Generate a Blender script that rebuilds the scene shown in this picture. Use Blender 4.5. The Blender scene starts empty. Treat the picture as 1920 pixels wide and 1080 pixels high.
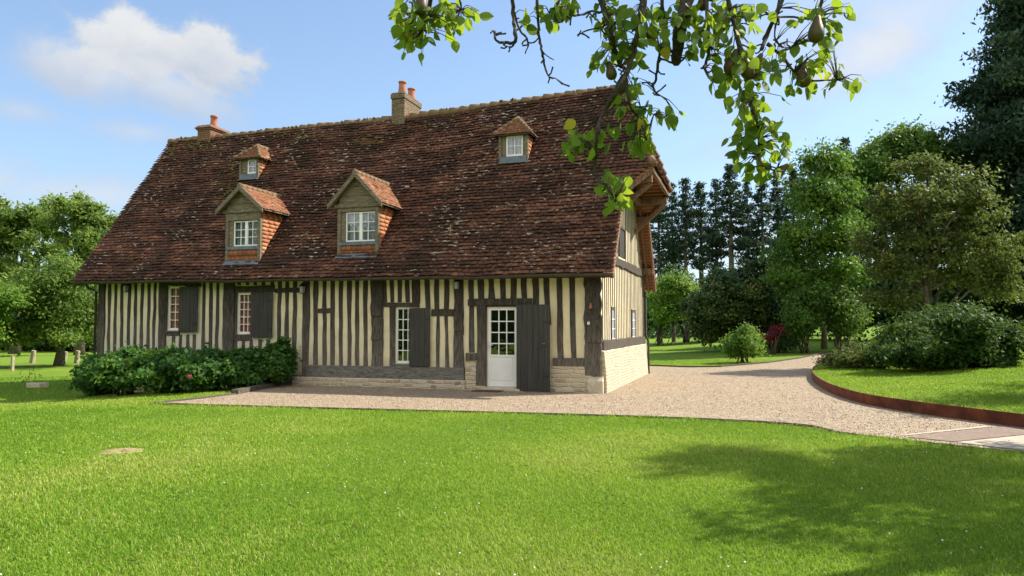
import bpy, math, random
import numpy as np
from mathutils import Vector
R = random.Random(11)
rng = np.random.default_rng(11)
scene = bpy.context.scene
COL = scene.collection
# ------------------------------------------------------------------ camera, sky, sun, exposure
YAW, PITCH, F, EYE = math.radians(17.6), math.radians(2.9), 1400.0, 1.6
cd = bpy.data.cameras.new("camera"); cam = bpy.data.objects.new("camera", cd); COL.objects.link(cam)
cam.location = (0, 0, EYE); cam.rotation_euler = (math.radians(90) + PITCH, 0, YAW)
cd.sensor_width = 36; cd.lens = 36 * F / 1920; cd.clip_start = 0.05; cd.clip_end = 3000
scene.camera = cam
SUN = Vector((0.86, 0.625, 1.0)).normalized()          # towards the sun
sl = bpy.data.lights.new("sun", 'SUN'); sl.energy = 4.6; sl.angle = math.radians(0.6); sl.color = (1.0, 0.93, 0.80)
so = bpy.data.objects.new("sun", sl); COL.objects.link(so)
so.rotation_euler = SUN.to_track_quat('Z', 'Y').to_euler(); so.location = (30, 20, 30)
scene.view_settings.view_transform = 'Standard'; scene.view_settings.look = 'None'
scene.view_settings.exposure = 0.95; scene.view_settings.gamma = 1.0
SKY_STRENGTH = 0.12
scene.cycles.max_bounces = 6; scene.cycles.diffuse_bounces = 3; scene.cycles.transparent_max_bounces = 8
scene.cycles.caustics_reflective = False; scene.cycles.caustics_refractive = False

cy, sy_, cp, sp = math.cos(YAW), math.sin(YAW), math.cos(PITCH), math.sin(PITCH)
RIGHT = np.array([cy, sy_, 0.0]); FWD = np.array([-sy_ * cp, cy * cp, sp]); UP = np.array([sy_ * sp, -cy * sp, cp])
EYEP = np.array([0, 0, EYE])
def ray(px, py): return FWD + RIGHT * ((px - 960) / F) + UP * ((540 - py) / F)
def onY(px, py, y):
    d = ray(px, py); return EYEP + d * (y / d[1])
def onX(px, py, x):
    d = ray(px, py); return EYEP + d * (x / d[0])
def onZ(px, py, z=0.0):
    d = ray(px, py); return EYEP + d * ((z - EYE) / d[2])
def at(px, py, Z):
    return EYEP + ray(px, py) * Z
def pix(P):
    v = np.array(P) - EYEP; z = v @ FWD
    return 960 + F * (v @ RIGHT) / z, 540 - F * (v @ UP) / z

# ------------------------------------------------------------------ node helpers
class NT:
    def __init__(s, nt): s.nt = nt; s.n = nt.nodes; s.l = nt.links
    def node(s, t, **k):
        n = s.n.new(t)
        for a, b in k.items():
            if a == 'inp':
                for i, v in b.items(): s.set(n.inputs[i], v)
            else: setattr(n, a, b)
        return n
    def set(s, sock, v):
        if hasattr(v, 'is_output') or isinstance(v, bpy.types.NodeSocket): s.l.new(v, sock)
        else: sock.default_value = v
    def math(s, op, a, b=0.0, c=None, clamp=False):
        n = s.n.new('ShaderNodeMath'); n.operation = op; n.use_clamp = clamp
        s.set(n.inputs[0], a); s.set(n.inputs[1], b)
        if c is not None: s.set(n.inputs[2], c)
        return n.outputs[0]
    def vmath(s, op, a, b):
        n = s.n.new('ShaderNodeVectorMath'); n.operation = op
        s.set(n.inputs[0], a); s.set(n.inputs[1], b)
        return n.outputs['Value'] if op == 'DOT_PRODUCT' else n.outputs[0]
    def mix(s, f, a, b, mode='MIX'):
        n = s.n.new('ShaderNodeMix'); n.data_type = 'RGBA'; n.blend_type = mode
        s.set(n.inputs[0], f)
        for i, v in ((6, a), (7, b)):
            if isinstance(v, tuple) and len(v) == 3: v = v + (1,)
            s.set(n.inputs[i], v)
        return n.outputs[2]
    def rng(s, v, a, b, c=0.0, d=1.0, smooth=False):
        n = s.n.new('ShaderNodeMapRange')
        if smooth: n.interpolation_type = 'SMOOTHSTEP'
        for i, x in enumerate((v, a, b, c, d)): s.set(n.inputs[i], x)
        return n.outputs[0]
    def noise(s, vec, scale, detail=4, rough=0.55, dist=0.0, out=0):
        n = s.n.new('ShaderNodeTexNoise'); n.inputs['Scale'].default_value = scale
        n.inputs['Detail'].default_value = detail; n.inputs['Roughness'].default_value = rough
        n.inputs['Distortion'].default_value = dist
        if vec is not None: s.l.new(vec, n.inputs['Vector'])
        return n.outputs[out]
    def voro(s, vec, scale, feature='F1', out='Distance', rnd=1.0):
        n = s.n.new('ShaderNodeTexVoronoi'); n.feature = feature; n.inputs['Scale'].default_value = scale
        n.inputs['Randomness'].default_value = rnd
        if vec is not None: s.l.new(vec, n.inputs['Vector'])
        return n.outputs[out]
    def mapping(s, vec, scale=(1, 1, 1), loc=(0, 0, 0), rot=(0, 0, 0)):
        n = s.n.new('ShaderNodeMapping'); n.inputs['Scale'].default_value = scale
        n.inputs['Location'].default_value = loc; n.inputs['Rotation'].default_value = rot
        s.l.new(vec, n.inputs['Vector']); return n.outputs[0]
    def ramp(s, f, stops):
        n = s.n.new('ShaderNodeValToRGB'); e = n.color_ramp.elements
        while len(e) < len(stops): e.new(0.5)
        for x, (p, c) in zip(e, stops): x.position = p; x.color = tuple(c) + (1,)
        s.l.new(f, n.inputs[0]); return n.outputs[0]

def material(name):
    m = bpy.data.materials.new(name); m.use_nodes = True
    t = NT(m.node_tree); t.n.clear()
    t.out = t.node('ShaderNodeOutputMaterial')
    t.p = t.node('ShaderNodeBsdfPrincipled'); t.l.new(t.p.outputs[0], t.out.inputs[0])
    t.p.inputs['Roughness'].default_value = 0.8
    t.p.inputs['Specular IOR Level'].default_value = 0.3
    g = t.node('ShaderNodeNewGeometry'); t.pos = g.outputs['Position']
    t.obj = t.node('ShaderNodeTexCoord').outputs['Object']
    return m, t
def base(t, c): t.set(t.p.inputs['Base Color'], c if not (isinstance(c, tuple) and len(c) == 3) else c + (1,))
def bump(t, h, dist=0.01, strength=1.0):
    n = t.node('ShaderNodeBump'); n.inputs['Strength'].default_value = strength; n.inputs['Distance'].default_value = dist
    t.l.new(h, n.inputs['Height']); t.l.new(n.outputs[0], t.p.inputs['Normal'])
def attr(t, name, out='Color'):
    n = t.node('ShaderNodeAttribute'); n.attribute_name = name; return n.outputs[out]
M = {}
def simple(name, col, rough=0.8, var=0.15, scale=6, bscale=None, bd=0.004, metallic=0.0):
    m, t = material(name)
    n = t.noise(t.pos, scale, 5)
    lo = tuple(c * (1 - var) for c in col); hi = tuple(min(1, c * (1 + var)) for c in col)
    base(t, t.mix(t.rng(n, 0.3, 0.7), lo, hi)); t.p.inputs['Roughness'].default_value = rough
    t.p.inputs['Metallic'].default_value = metallic
    if bscale: bump(t, t.noise(t.pos, bscale, 4), bd)
    M[name] = m; return m

# ---- sky with fair weather clouds, all placed by direction
def make_world():
    w = bpy.data.worlds.new("World"); scene.world = w; w.use_nodes = True
    t = NT(w.node_tree); t.n.clear()
    out = t.node('ShaderNodeOutputWorld'); bg = t.node('ShaderNodeBackground'); t.l.new(bg.outputs[0], out.inputs[0])
    bg.inputs[1].default_value = SKY_STRENGTH
    sky = t.node('ShaderNodeTexSky'); sky.sky_type = 'NISHITA'; sky.sun_disc = False
    sky.sun_elevation = math.asin(SUN.z); sky.sun_rotation = math.atan2(SUN.x, SUN.y)
    sky.air_density = 1.0; sky.dust_density = 0.6; sky.ozone_density = 1.6; sky.altitude = 100
    d = t.node('ShaderNodeTexCoord').outputs['Generated']
    col = sky.outputs[0]
    # paler, slightly milky summer sky
    z = t.node('ShaderNodeSeparateXYZ'); t.l.new(d, z.inputs[0])
    col = t.mix(t.rng(z.outputs[2], 0.0, 0.5, 0.5, 0.12), col, (1.6, 2.4, 3.5))
    n1 = t.noise(t.mapping(d, (1, 1, 1.25)), 10.0, 9, 0.62, 0.3)
    n2 = t.noise(t.mapping(d, (1, 1, 1.3), (3, 1, 2)), 26.0, 6, 0.6)
    def cloud(px, py, rx, ry, dens, soft, noise_amt, rot=0.0):
        c = ray(px, py); c = c / np.linalg.norm(c)
        r = np.cross(c, [0, 0, 1]); r /= np.linalg.norm(r); u = np.cross(r, c)
        ca, sa = math.cos(rot), math.sin(rot); r, u = r * ca + u * sa, u * ca - r * sa
        rx, ry = rx / F * 0.96, ry / F * 0.96
        a = t.vmath('DOT_PRODUCT', d, tuple(r / rx)); b = t.vmath('DOT_PRODUCT', d, tuple(u / ry))
        f = t.vmath('DOT_PRODUCT', d, tuple(c))
        q = t.math('SQRT', t.math('ADD', t.math('MULTIPLY', a, a), t.math('MULTIPLY', b, b)))
        nn = t.math('ADD', t.math('MULTIPLY', t.math('SUBTRACT', n1, 0.5), noise_amt), t.math('MULTIPLY', t.math('SUBTRACT', n2, 0.5), noise_amt * 0.8))
        q = t.math('ADD', q, nn)
        m = t.rng(q, 1.0 + soft * 0.3, 1.0 - soft, 0.0, dens, True)
        return t.math('MULTIPLY', m, t.math('GREATER_THAN', f, 0.3)), b
    specs = [(265, 95, 125, 62, 0.97, 0.45, 1.5, 0.05), (400, 112, 84, 70, 0.95, 0.42, 1.5, -0.2),
             (150, 130, 115, 56, 0.85, 0.7, 1.3, -0.1), (310, 165, 140, 50, 0.8, 0.8, 1.2, -0.3),
             (45, 208, 60, 24, 0.5, 1.0, 1.2, 0), (265, 248, 80, 26, 0.5, 1.0, 1.2, 0), (190, 365, 230, 42, 0.6, 1.0, 1.2, 0.02),
             (1640, 90, 150, 80, 0.85, 1.2, 1.8, 0.35), (1560, 50, 260, 130, 0.5, 1.2, 1.6, 0.2), (1370, 275, 110, 30, 0.28, 1.1, 1.5, 0.15),
             (1400, 450, 320, 90, 0.5, 1.1, 1.4, 0.0), (1790, 250, 120, 30, 0.35, 1.2, 1.4, 0.1), (-300, 300, 260, 70, 0.8, 0.7, 1.4, 0),
             (2500, 250, 300, 90, 0.8, 0.8, 1.4, 0)]
    tot = None; sh = None
    for i, sp_ in enumerate(specs):
        m, b = cloud(*sp_)
        tot = m if tot is None else t.math('MAXIMUM', tot, m)
        if i < 4:
            e = t.math('MULTIPLY', m, t.rng(b, -0.9, 0.9, 0.0, 1.0)); sh = e if sh is None else t.math('MAXIMUM', sh, e)
        else: sh = t.math('MAXIMUM', sh, t.math('MULTIPLY', m, 0.9))
    wcol = t.mix(t.rng(t.math('ADD', sh, t.math('MULTIPLY', t.math('SUBTRACT', n2, 0.5), 0.8)), 0.1, 0.8), (2.5, 2.75, 3.2), (3.6, 3.65, 3.7))
    col = t.mix(tot, col, wcol)
    # bright broken cloud, unseen, added behind the camera to fill-light the shaded front
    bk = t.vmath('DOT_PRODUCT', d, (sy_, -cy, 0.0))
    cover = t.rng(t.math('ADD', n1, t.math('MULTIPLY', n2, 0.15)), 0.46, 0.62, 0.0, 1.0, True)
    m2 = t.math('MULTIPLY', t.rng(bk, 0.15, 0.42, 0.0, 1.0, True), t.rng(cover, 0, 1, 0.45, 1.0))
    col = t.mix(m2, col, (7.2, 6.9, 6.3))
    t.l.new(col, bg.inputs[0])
make_world()

# ------------------------------------------------------------------ object helpers
def tag(o, label=None, cat=None, group=None, kind=None):
    if label: o['label'] = label
    if cat: o['category'] = cat
    if group: o['group'] = group
    if kind: o['kind'] = kind
    return o
def thing(name, loc, label, cat, group=None, rz=0):
    o = bpy.data.objects.new(name, None); COL.objects.link(o); o.location = tuple(loc); o.rotation_euler = (0, 0, rz)
    o.empty_display_size = 0.2
    return tag(o, label, cat, group)
def link(name, me, mats, parent=None, loc=None):
    """mesh coordinates are world coordinates unless the parent is flagged local"""
    o = bpy.data.objects.new(name, me); COL.objects.link(o)
    for m in (mats if isinstance(mats, (list, tuple)) else [mats]): me.materials.append(m)
    if parent is not None:
        o.parent = parent
        if parent.parent is None and not parent.get('_local') and parent.type == 'EMPTY':
            o.location = tuple(-Vector(parent.location))
    elif loc is not None:
        me.transform(__import__('mathutils').Matrix.Translation(-Vector(loc))); o.location = tuple(loc)
    return o
class MB:
    def __init__(s): s.v = []; s.f = []; s.m = []; s.mi = 0; s.sm = False
    def add(s, vs, fs):
        b = len(s.v); s.v += [tuple(map(float, q)) for q in vs]
        for f in fs: s.f.append([b + i for i in f]); s.m.append(s.mi)
    def box(s, x0, x1, y0, y1, z0, z1):
        s.add([(x0, y0, z0), (x1, y0, z0), (x1, y1, z0), (x0, y1, z0), (x0, y0, z1), (x1, y0, z1), (x1, y1, z1), (x0, y1, z1)],
              [(0, 3, 2, 1), (4, 5, 6, 7), (0, 1, 5, 4), (1, 2, 6, 5), (2, 3, 7, 6), (3, 0, 4, 7)])
    def hexa(s, p):
        s.add(p, [(0, 3, 2, 1), (4, 5, 6, 7), (0, 1, 5, 4), (1, 2, 6, 5), (2, 3, 7, 6), (3, 0, 4, 7)])
    def bar(s, a, b, w, h, up=(0, 0, 1)):
        a = Vector(a); b = Vector(b); d = (b - a).normalized(); u = Vector(up)
        if abs(d.dot(u)) > 0.95: u = Vector((0, 1, 0))
        sd = d.cross(u).normalized() * (w / 2); u2 = sd.cross(d).normalized() * (h / 2)
        s.hexa([a - sd - u2, a + sd - u2, b + sd - u2, b - sd - u2, a - sd + u2, a + sd + u2, b + sd + u2, b - sd + u2])
    def prism(s, poly, off):
        """planar polygon extruded by off"""
        n = len(poly); off = Vector(off); P = [Vector(q) for q in poly]
        s.add(P + [q + off for q in P], [list(range(n))[::-1], [n + i for i in range(n)]] + [(i, (i + 1) % n, n + (i + 1) % n, n + i) for i in range(n)])
    def tube(s, pts, rad, seg=7, cap=True):
        pts = [Vector(p) for p in pts]; n = len(pts)
        if not hasattr(rad, '__len__'): rad = [rad] * n
        b = len(s.v); ref = Vector((0.3, 0.9, 0.2))
        for i, p in enumerate(pts):
            d = (pts[min(i + 1, n - 1)] - pts[max(i - 1, 0)]).normalized()
            a = d.cross(ref)
            if a.length < 0.05: a = d.cross(Vector((1, 0, 0)))
            a.normalize(); c = d.cross(a)
            for k in range(seg):
                th = 2 * math.pi * k / seg
                s.v.append(tuple(p + (a * math.cos(th) + c * math.sin(th)) * rad[i]))
        for i in range(n - 1):
            for k in range(seg):
                k2 = (k + 1) % seg
                s.f.append([b + i * seg + k, b + i * seg + k2, b + (i + 1) * seg + k2, b + (i + 1) * seg + k]); s.m.append(s.mi)
        if cap:
            s.f.append([b + k for k in range(seg)][::-1]); s.m.append(s.mi)
            s.f.append([b + (n - 1) * seg + k for k in range(seg)]); s.m.append(s.mi)
    def lathe(s, c, prof, seg=14):
        s.tube([(c[0], c[1], c[2] + z) for r, z in prof], [max(r, 1e-3) for r, z in prof], seg)
    def build(s, name, mats, parent=None, smooth=False, bevel=0.0, label=None, loc=None):
        me = bpy.data.meshes.new(name); me.from_pydata(s.v, [], s.f)
        for p, m in zip(me.polygons, s.m): p.material_index = m; p.use_smooth = smooth
        me.update()
        import bmesh
        bm = bmesh.new(); bm.from_mesh(me); bmesh.ops.recalc_face_normals(bm, faces=bm.faces); bm.to_mesh(me); bm.free()
        o = link(name, me, mats, parent, loc)
        if bevel:
            md = o.modifiers.new('bevel', 'BEVEL'); md.width = bevel; md.segments = 1; md.limit_method = 'ANGLE'
        if label: o['label'] = label
        return o
def np_mesh(name, V, Fq, cols=None, cname='Col', smooth=False):
    """V (n,3), Fq (m,k) all faces the same size; cols (n,4) point colour"""
    me = bpy.data.meshes.new(name); n = len(V); m, k = Fq.shape
    me.vertices.add(n); me.vertices.foreach_set('co', np.ascontiguousarray(V, dtype=np.float32).ravel())
    me.loops.add(m * k); me.loops.foreach_set('vertex_index', np.ascontiguousarray(Fq, dtype=np.int32).ravel())
    me.polygons.add(m); me.polygons.foreach_set('loop_start', np.arange(0, m * k, k, dtype=np.int32))
    me.polygons.foreach_set('loop_total', np.full(m, k, dtype=np.int32))
    if smooth: me.polygons.foreach_set('use_smooth', np.ones(m, dtype=bool))
    me.update(calc_edges=True); me.validate()
    if cols is not None:
        a = me.attributes.new(cname, 'FLOAT_COLOR', 'POINT'); a.data.foreach_set('color', np.ascontiguousarray(cols, dtype=np.float32).ravel())
    return me

def lattice(seed):
    g = np.random.default_rng(seed); G = g.random((64, 64))
    def f(x, y):
        x = np.asarray(x, float); y = np.asarray(y, float)
        xi = np.floor(x).astype(int); yi = np.floor(y).astype(int); fx = x - xi; fy = y - yi
        fx = fx * fx * (3 - 2 * fx); fy = fy * fy * (3 - 2 * fy)
        a = G[xi % 64, yi % 64]; b = G[(xi + 1) % 64, yi % 64]; c = G[xi % 64, (yi + 1) % 64]; d = G[(xi + 1) % 64, (yi + 1) % 64]
        return (a * (1 - fx) + b * fx) * (1 - fy) + (c * (1 - fx) + d * fx) * fy - 0.5
    return f
nzA, nzB, nzC = lattice(1), lattice(2), lattice(3)
def sstep(x): x = np.clip(x, 0, 1); return x * x * (3 - 2 * x)
def inpoly(x, y, poly):
    x = np.asarray(x); y = np.asarray(y); c = np.zeros(x.shape, bool); n = len(poly)
    for i in range(n):
        x1, y1 = poly[i][0], poly[i][1]; x2, y2 = poly[(i + 1) % n][0], poly[(i + 1) % n][1]
        k = ((y1 > y) != (y2 > y)) & (x < (x2 - x1) * (y - y1) / ((y2 - y1) if y2 != y1 else 1e-9) + x1)
        c ^= k
    return c

# ------------------------------------------------------------------ materials
def mats():
    # roof tiles
    m, t = material('roof_tile'); c = attr(t, 'Col')
    n = t.noise(t.pos, 9, 5, 0.65); n2 = t.noise(t.pos, 55, 3)
    c = t.mix(t.rng(n2, 0.3, 0.75, 0.0, 0.45), c, t.mix(0.5, c, (0.03, 0.02, 0.018)))
    big = t.noise(t.mapping(t.pos, (1, 1, 1), (5, 0, 0)), 0.9, 4, 0.6)
    c = t.mix(t.rng(big, 0.42, 0.62, 0.0, 0.72), c, (0.042, 0.024, 0.020))
    sp1 = t.noise(t.mapping(t.pos, (0.75, 1.6, 1.9)), 8.0, 2, 0.45)
    dens = t.noise(t.pos, 0.7, 2)
    lich = t.rng(t.math('ADD', sp1, t.math('MULTIPLY', t.math('SUBTRACT', dens, 0.5), 0.34)), 0.675, 0.71)
    c = t.mix(lich, c, (0.56, 0.50, 0.42))
    moss = t.rng(t.noise(t.mapping(t.pos, (1, 1, 1), (9, 4, 1)), 2.2, 5, 0.6), 0.66, 0.74, 0.0, 0.65)
    c = t.mix(moss, c, (0.10, 0.085, 0.02))
    base(t, c); t.p.inputs['Roughness'].default_value = 0.9; bump(t, n2, 0.006); M['roof_tile'] = m
    m, t = material('new_tile'); c = attr(t, 'Col')
    n2 = t.noise(t.pos, 22, 5); base(t, t.mix(t.rng(n2, 0.35, 0.7, 0, 0.5), c, (0.30, 0.13, 0.07))); bump(t, n2, 0.004); M['new_tile'] = m
    m, t = material('ridge_tile')
    n = t.noise(t.pos, 5, 5, 0.65); base(t, t.mix(t.rng(n, 0.42, 0.62), (0.24, 0.13, 0.085), (0.17, 0.15, 0.06)))
    bump(t, t.noise(t.pos, 40, 4), 0.02); M['ridge_tile'] = m
    m, t = material('moss'); n = t.noise(t.pos, 30, 4); base(t, t.mix(n, (0.05, 0.055, 0.008), (0.20, 0.17, 0.03))); bump(t, n, 0.03); M['moss'] = m
    # plaster infill
    m, t = material('plaster')
    n = t.noise(t.pos, 3.5, 6, 0.6); n2 = t.noise(t.pos, 60, 4)
    z = t.node('ShaderNodeSeparateXYZ'); t.l.new(t.pos, z.inputs[0])
    c = t.mix(t.rng(n, 0.3, 0.7), (0.66, 0.57, 0.37), (0.80, 0.72, 0.51))
    c = t.mix(t.math('MULTIPLY', t.rng(z.outputs[0], -9, -15), t.rng(z.outputs[2], 2.3, 0.6)), c, t.mix(n, (0.56, 0.53, 0.44), (0.68, 0.66, 0.56)))
    st = t.noise(t.mapping(t.pos, (5, 5, 1.1), (2, 0, 0)), 1.6, 6, 0.7)
    c = t.mix(t.rng(st, 0.55, 0.78, 0, 0.55), c, (0.40, 0.33, 0.22))
    spl = t.rng(t.math('ADD', z.outputs[2], t.math('MULTIPLY', t.noise(t.pos, 4, 5, 0.7), -0.9)), 0.45, -0.15, 0, 0.55)
    c = t.mix(spl, c, (0.36, 0.32, 0.25))
    base(t, c); bump(t, n2, 0.006); M['plaster'] = m
    # old timber, weathered grey low down
    def timber(name, dark, grey, lo, hi, warm=None, horiz=False):
        m, t = material(name)
        z = t.node('ShaderNodeSeparateXYZ'); t.l.new(t.pos, z.inputs[0])
        g = t.noise(t.mapping(t.pos, (4, 30, 30) if horiz else (30, 30, 2.5)), 1.6, 7, 0.65, 0.6)
        n = t.noise(t.pos, 1.7, 5, 0.6)
        k = t.rng(t.math('ADD', z.outputs[2], t.math('MULTIPLY', t.math('SUBTRACT', n, 0.5), 2.2)), hi, lo)
        c = t.mix(k, dark, grey)
        c = t.mix(t.rng(g, 0.36, 0.66), t.mix(0.72, c, (0.012, 0.010, 0.009)), t.mix(0.12, c, (0.5, 0.46, 0.4)))
        lich = t.rng(t.noise(t.pos, 34, 3), 0.69, 0.75, 0, 0.7)
        c = t.mix(lich, c, (0.42, 0.41, 0.38))
        base(t, c); t.p.inputs['Roughness'].default_value = 0.88
        bump(t, t.math('ADD', g, t.math('MULTIPLY', t.noise(t.pos, 70, 3), 0.4)), 0.02); M[name] = m
    timber('timber_front', (0.034, 0.024, 0.018), (0.200, 0.175, 0.145), 0.3, 2.15)
    timber('timber_gable', (0.060, 0.043, 0.031), (0.10, 0.076, 0.056), 0.5, 5.0)
    timber('timber_beam', (0.20, 0.19, 0.165), (0.26, 0.25, 0.225), 0.0, 1.0, horiz=True)
    timber('timber_dormer', (0.25, 0.205, 0.135), (0.27, 0.225, 0.15), 3.0, 6.0, horiz=True)
    timber('timber_warm', (0.26, 0.14, 0.075), (0.34, 0.20, 0.11), 0.0, 6.0)
    timber('timber_edge', (0.12, 0.10, 0.075), (0.16, 0.135, 0.10), -1.0, 0.5, horiz=True)
    # underside boards between rafters
    m, t = material('roof_board'); w = t.node('ShaderNodeTexWave'); w.wave_type = 'BANDS'; w.bands_direction = 'Z'
    w.inputs['Scale'].default_value = 3.4; w.inputs['Distortion'].default_value = 0.5; t.l.new(t.pos, w.inputs['Vector'])
    base(t, t.mix(w.outputs[1], (0.20, 0.085, 0.045), (0.42, 0.19, 0.10))); bump(t, w.outputs[1], 0.02); M['roof_board'] = m
    # rubble stone: coursed, irregular
    def stone(name, cols, mortar, sc=5.0, warp=0.10, rh=0.16):
        m, t = material(name)
        s = t.node('ShaderNodeSeparateXYZ'); t.l.new(t.pos, s.inputs[0])
        cb = t.node('ShaderNodeCombineXYZ'); t.l.new(t.math('ADD', s.outputs[0], s.outputs[1]), cb.inputs[0]); t.l.new(s.outputs[2], cb.inputs[1])
        nn = t.noise(t.pos, 3.0, 4, 0.6, out=1)
        v = t.node('ShaderNodeVectorMath', operation='MULTIPLY_ADD'); t.l.new(nn, v.inputs[0]); v.inputs[1].default_value = (warp * 2, warp, 0); t.l.new(cb.outputs[0], v.inputs[2])
        b = t.node('ShaderNodeTexBrick'); t.l.new(v.outputs[0], b.inputs['Vector']); b.inputs['Scale'].default_value = sc
        b.inputs['Color1'].default_value = (0, 0, 0, 1); b.inputs['Color2'].default_value = (1, 1, 1, 1); b.inputs['Mortar'].default_value = (0.5, 0.5, 0.5, 1)
        b.inputs['Mortar Size'].default_value = 0.075; b.inputs['Mortar Smooth'].default_value = 0.6; b.inputs['Brick Width'].default_value = 0.75; b.inputs['Row Height'].default_value = 0.34
        b.offset = 0.37; b.squash = 1.4; b.squash_frequency = 3; b.inputs['Bias'].default_value = 0.0
        c = t.ramp(b.outputs[0], cols)
        n = t.noise(t.pos, 25, 5); c = t.mix(t.rng(n, 0.35, 0.7, 0, 0.35), c, mortar)
        c = t.mix(b.outputs[1], c, mortar)
        base(t, c); t.p.inputs['Roughness'].default_value = 0.92
        bump(t, t.math('SUBTRACT', t.math('MULTIPLY', n, 0.4), b.outputs[1]), 0.03); M[name] = m
    stone('stone', [(0, (0.38, 0.24, 0.13)), (0.25, (0.56, 0.46, 0.31)), (0.5, (0.47, 0.39, 0.27)), (0.8, (0.60, 0.51, 0.37)), (1, (0.34, 0.25, 0.16))], (0.70, 0.63, 0.49), 4.6, 0.2)
    stone('stone_front', [(0, (0.34, 0.22, 0.12)), (0.25, (0.52, 0.44, 0.30)), (0.5, (0.46, 0.39, 0.27)), (0.8, (0.56, 0.49, 0.36)), (1, (0.20, 0.16, 0.12))], (0.62, 0.55, 0.42), 3.2, 0.16)
    stone('chimney_stone', [(0, (0.07, 0.05, 0.03)), (0.5, (0.19, 0.135, 0.085)), (1, (0.12, 0.085, 0.055))], (0.25, 0.195, 0.13), 4.2, 0.2)
    stone('brick', [(0, (0.14, 0.055, 0.032)), (0.5, (0.26, 0.105, 0.06)), (1, (0.19, 0.085, 0.05))], (0.22, 0.15, 0.10), 5, 0.01)
    simple('cut_stone', (0.50, 0.45, 0.35), 0.9, 0.25, 9, 50, 0.008)
    simple('terracotta', (0.38, 0.155, 0.095), 0.8, 0.2, 12, 60, 0.002)
    simple('white_paint', (0.80, 0.80, 0.79), 0.45, 0.04, 5)
    simple('lead', (0.13, 0.16, 0.20), 0.45, 0.25, 8)
    simple('iron', (0.02, 0.02, 0.02), 0.5, 0.2, 8)
    simple('gutter_metal', (0.055, 0.05, 0.045), 0.5, 0.3, 4)
    simple('white_plastic', (0.7, 0.72, 0.74), 0.4, 0.03)
    simple('lantern_pane', (0.30, 0.33, 0.33), 0.25, 0.1)
    simple('rust_brown', (0.10, 0.05, 0.03), 0.95, 0.3, 20)
    # shutter paint with vertical board lines
    m, t = material('shutter_paint'); w = t.noise(t.mapping(t.pos, (38, 38, 1.3)), 1.0, 5, 0.7)
    base(t, t.mix(t.rng(w, 0.3, 0.75), (0.018, 0.018, 0.017), (0.082, 0.078, 0.070))); t.p.inputs['Roughness'].default_value = 0.62; bump(t, w, 0.006); M['shutter_paint'] = m
    # glass
    m, t = material('glass'); t.n.remove(t.p)
    fr = t.node('ShaderNodeLayerWeight'); fr.inputs[0].default_value = 0.5
    rf = t.math('MULTIPLY_ADD', t.math('POWER', fr.outputs['Facing'], 4.0), 0.9, 0.09, clamp=True)
    tr = t.node('ShaderNodeBsdfTransparent'); tr.inputs[0].default_value = (0.95, 0.96, 0.96, 1)
    gl = t.node('ShaderNodeBsdfGlossy'); gl.inputs['Roughness'].default_value = 0.02
    n = t.node('ShaderNodeBump'); n.inputs['Distance'].default_value = 0.004; t.l.new(t.noise(t.pos, 3, 2), n.inputs['Height']); t.l.new(n.outputs[0], gl.inputs['Normal'])
    mx = t.node('ShaderNodeMixShader'); t.l.new(rf, mx.inputs[0]); t.l.new(tr.outputs[0], mx.inputs[1]); t.l.new(gl.outputs[0], mx.inputs[2])
    t.l.new(mx.outputs[0], t.out.inputs[0]); M['glass'] = m
    def curtain(name, a, b):
        m, t = material(name); w = t.noise(t.mapping(t.pos, (16, 16, 0.4)), 1.0, 3)
        base(t, t.mix(t.rng(w, 0.35, 0.65), a, b)); bump(t, w, 0.03); M[name] = m
    curtain('curtain_red', (0.42, 0.12, 0.07), (0.62, 0.21, 0.13))
    curtain('curtain_blue', (0.10, 0.13, 0.20), (0.45, 0.48, 0.52))
    simple('room_dark', (0.03, 0.03, 0.03))  # near-black, the darkness of unlit rooms put into the colour
    # gravel
    m, t = material('gravel')
    v = t.voro(t.pos, 30, out='Color'); vd = t.voro(t.pos, 30); sp_ = t.node('ShaderNodeSeparateColor'); t.l.new(v, sp_.inputs[0])
    c = t.ramp(sp_.outputs[0], [(0, (0.15, 0.10, 0.065)), (0.3, (0.38, 0.292, 0.185)), (0.6, (0.48, 0.384, 0.255)), (0.85, (0.62, 0.53, 0.41)), (1, (0.22, 0.155, 0.10))])
    v2 = t.voro(t.pos, 11, out='Color'); s2 = t.node('ShaderNodeSeparateColor'); t.l.new(v2, s2.inputs[0])
    c = t.mix(t.rng(s2.outputs[1], 0, 1, 0, 0.35), c, (0.26, 0.185, 0.125))
    big = t.noise(t.mapping(t.pos, (.35, 1.3, 1)), 1.1, 6, 0.65); c = t.mix(t.rng(big, 0.35, 0.7, 0, 0.62), c, (0.34, 0.25, 0.17))
    base(t, c); bump(t, t.math('ADD', t.math('MULTIPLY', vd, -1.2), t.math('MULTIPLY', t.noise(t.pos, 9, 4), 1.6)), 0.03); M['gravel'] = m
    simple('concrete', (0.42, 0.36, 0.285), 0.9, 0.2, 6, 60, 0.004)
    simple('channel_paving', (0.22, 0.16, 0.125), 0.9, 0.25, 14, 60, 0.004)
    m, t = material('corten'); n = t.noise(t.pos, 3.5, 6, 0.65)
    base(t, t.mix(t.rng(n, 0.35, 0.68), (0.085, 0.024, 0.012), (0.21, 0.062, 0.026))); t.p.inputs['Roughness'].default_value = 0.85; bump(t, n, 0.004); M['corten'] = m
    # lawn soil and turf
    m, t = material('lawn')
    n = t.noise(t.pos, 0.45, 5, 0.6); n2 = t.noise(t.pos, 6, 6, 0.7); n3 = t.noise(t.mapping(t.pos, (1, 1, 1)), 45, 4, 0.7)
    c = t.mix(t.rng(n, 0.35, 0.65), (0.130, 0.240, 0.024), (0.210, 0.315, 0.034))
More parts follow.
